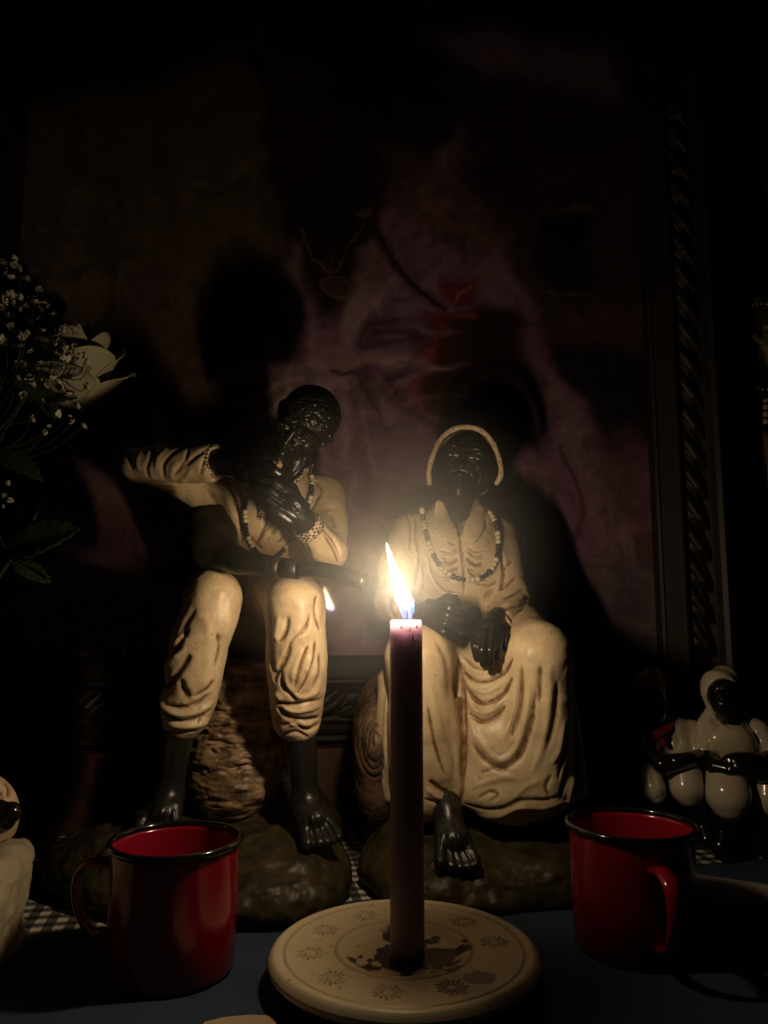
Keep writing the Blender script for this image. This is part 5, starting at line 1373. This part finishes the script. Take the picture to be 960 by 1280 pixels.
sprays = [
    [(93, 70), (115, 130), (75, 190), (170, 205), (250, 270), (45, 150), (120, 320), (225, 350), (165, 380), (110, 400), (265, 400), (345, 425), (265, 450), (170, 465), (20, 100), (205, 335), (285, 375), (95, 115)],
    [(40, 320), (75, 350), (25, 340), (40, 430), (50, 515), (20, 580), (140, 560), (270, 540), (95, 640), (135, 630), (200, 665), (145, 760), (205, 850), (200, 875), (110, 840), (150, 945), (10, 390), (60, 490), (25, 600), (190, 835), (170, 545), (120, 740), (65, 300)],
    [(395, 510), (470, 540), (345, 600), (405, 640), (475, 630), (385, 670), (455, 690), (420, 715), (550, 690), (480, 720), (550, 715), (260, 740), (560, 765), (340, 840), (385, 885), (545, 890), (445, 945), (260, 990), (485, 1010), (385, 1060), (195, 1095), (445, 1080), (470, 1115), (530, 1145), (315, 1143), (285, 1180), (435, 930), (375, 590), (330, 580)]]
names = ['spray of tiny white blossoms at the top of the bunch, against the dark', 'spray of tiny white blossoms low and dense at the picture edge', 'spray of tiny white blossoms in front of the white rose']
trunks = [[(-40, 620), (-10, 520), (10, 430), (25, 360), (20, 325)], [(-40, 620), (-15, 540), (5, 470), (12, 420), (8, 380)], [(-40, 640), (-5, 560), (30, 500), (62, 475), (95, 470)]]
for si, (pts, lab, trk) in enumerate(zip(sprays, names, trunks)):
    sp_ = empty('baby_breath_spray', tuple(VT), lab, 'flower', 'sprays of tiny white blossoms')
    Ys = (0.755, 0.735, 0.72)[si]
    T3 = np.array([VT - np.array([0, 0, .04]), VT] + [at(x, y, Ys) for x, y in trk])
    TL = smooth_line(T3, 50)
    VV = []; FF = []
    def add(P_, R_):
        v, f = sweep(P_, R_, 5); n0 = len(VV); VV.extend(v.tolist()); FF.extend([[int(i) + n0 for i in dict.fromkeys(map(int, q_))] for q_ in f])
    add(TL, np.linspace(.0014, .0005, 50))
    for (x, y) in pts:
        X_, Y2 = x / 5.12, 310 + y / 5.12
        p_ = at(X_, Y2, Ys + random.uniform(-.014, .014))
        d_ = np.linalg.norm(TL[18:] - p_, axis=1) + 0.6 * np.maximum(0, TL[18:, 2] - p_[2] + .02)
        k_ = 18 + int(np.argmin(d_)); k_ = max(16, k_ - 5); s0 = TL[k_]
        midp = s0 * .4 + p_ * .6 + np.array([0.004, 0, -.008])
        add(smooth_line([s0, midp, p_], 7), np.linspace(.0006, .00035, 7))
        o = bpy.data.objects.new('blossom', BLM); COL.objects.link(o); o.parent = sp_
        big = 1.5 if (x, y) in ((205, 850), (445, 945), (50, 515), (170, 465)) else 1
        s_ = random.uniform(.0042, .0060) * big * (.55 if (x, y) in ((445, 1080), (315, 1143), (285, 1180), (550, 715), (455, 690)) else 1)
        o.location = p_ - VT; o.rotation_euler = (random.uniform(.2, 1.6), random.uniform(-.6, .6), random.uniform(0, 6)); o.scale = (s_,) * 3
    me = bpy.data.meshes.new('twigs'); me.from_pydata((np.array(VV) - VT).tolist(), [], FF); o = link('twigs', me, M_TWIG); o.parent = sp_
# two stray blossoms lower down
sp_ = empty('baby_breath_spray', tuple(VT), 'low sprig with a few tiny blossoms above the green rose leaf', 'flower', 'sprays of tiny white blossoms')
tube('twigs', smooth_line([VT, at(-30, 650, .74), at(-5, 630, .73), at(12, 624, .725)], 14), [.0006] * 14, M_TWIG, sp_, seg=5)
for (x, y) in ((6, 620), (13, 626), (9, 604), (2, 633)):
    o = bpy.data.objects.new('blossom', BLM); COL.objects.link(o); o.parent = sp_; o.location = at(x, y, .727) - VT; o.rotation_euler = (1.2, .2, x); o.scale = (.0034,) * 3

# ------------------------------------------------------------------ oval medallion and hanging beads
M_GOLD = plain('dull_gold_relief', (.30, .23, .09), .45, metallic=.3, noise=.4, scale=60)
M_MED = plain('dark_green_brown_plaque', (.06, .055, .03), .45, noise=.4)
MY_ = 1.10; mc = at(953, 435, MY_); k = mpp(1.13)
med = empty('oval_medallion', tuple(mc), 'dark oval plaque with beaded border and gold winged relief on the wall at the side', 'plaque')
V, Q = lathe([(0, 0), (.80, 0), (.88, .10), (1.0, .14), (1.06, .08), (1.08, -.06), (0, -.06)], 64)
V = V * np.array([50 * k, 64 * k, .05]); V = np.stack([V[:, 0], -V[:, 2] + .0, V[:, 1]], 1)
V += (vnoise(V, 60) * .0016)[:, None]
o = mesh_np('plaque', V, Q, M_MED, None); o.parent = med
bm = bmesh.new()
for i in range(44):
    a = 2 * PI * i / 44; bmesh.ops.create_icosphere(bm, subdivisions=1, radius=.0024, matrix=Matrix.Translation((43 * k * math.cos(a), -.007, 56 * k * math.sin(a))))
o = bm_obj('beaded_border', bm, plain('pale_border_bead', (.4, .38, .25), .3), None); o.parent = med
c = Clay(); M3 = mc + np.array([0.004, -.006, 0])
c.chain_w([M3 + (0, 0, .022), M3 + (0, 0, 0), M3 + (.002, 0, -.026)], [.006, .009, .005], k=.004)
c.chain_w([M3 + (-.004, 0, .004), M3 + (-.018, 0, .014), M3 + (-.030, 0, .028)], [.004, .006, .003], k=.004); c.chain_w([M3 + (.006, 0, .006), M3 + (.020, 0, .016), M3 + (.030, 0, .030)], [.004, .006, .003], k=.004)
c.chain_w([M3 + (0, -.002, .030)], [.006], k=.002)
sculpt('winged_relief', c, .0013, M_GOLD, med)
tas = empty('hanging_beads', tuple(at(957, 505, MY_)), 'string of pale beads with a tan ribbon hanging below the medallion', 'beads')
BP = np.array([at(957, 500 + 9 * i, MY_ - .002) for i in range(6)])
for p_ in BP[:4]:
    o = bpy.data.objects.new('bead', BEADW_ME); COL.objects.link(o); o.parent = tas; o.location = p_ - np.array(tas.location); o.scale = (.008,) * 3
tube('cord', BP, [.0006] * 6, M_BEADB, tas, seg=5)
for dx in (-8, -2, 5):
    P = np.array([at(957 + dx * (.3 + i / 14.0), 540 + i * 7, MY_) for i in range(12)])
    tube('ribbon', P, [.0026] * 12, M_TAN, tas, seg=8, flat=.3)

# ------------------------------------------------------------------ thin haze volume added for the veil of glow around the flame
bm = bmesh.new(); bmesh.ops.create_icosphere(bm, subdivisions=3, radius=1.0)
m = bpy.data.materials.new('glow_haze'); m.use_nodes = True; nt = m.node_tree; nt.nodes.clear(); L = nt.links
out = nd(nt, 'ShaderNodeOutputMaterial'); vs_ = nd(nt, 'ShaderNodeVolumeScatter'); vs_.inputs['Color'].default_value = (.92, .97, 1, 1); vs_.inputs['Anisotropy'].default_value = 0.0
tc = nd(nt, 'ShaderNodeTexCoord'); vl = nd(nt, 'ShaderNodeVectorMath', operation='LENGTH'); L.new(tc.outputs['Object'], vl.inputs[0])
mr = nd(nt, 'ShaderNodeMapRange'); mr.interpolation_type = 'SMOOTHSTEP'; mr.inputs[1].default_value = 0.0; mr.inputs[2].default_value = 1.0; mr.inputs[3].default_value = 1.15; mr.inputs[4].default_value = 0.0
L.new(vl.outputs['Value'], mr.inputs[0]); L.new(mr.outputs[0], vs_.inputs['Density']); L.new(vs_.outputs[0], out.inputs['Volume'])
o = bm_obj('flame_glow_haze', bm, m, None); o.location = at(480, 680, 0.60); o.scale = (.155, .15, .15)
tag(o, 'faint grey haze added for the glow around the candle flame', 'smoke', kind='stuff')
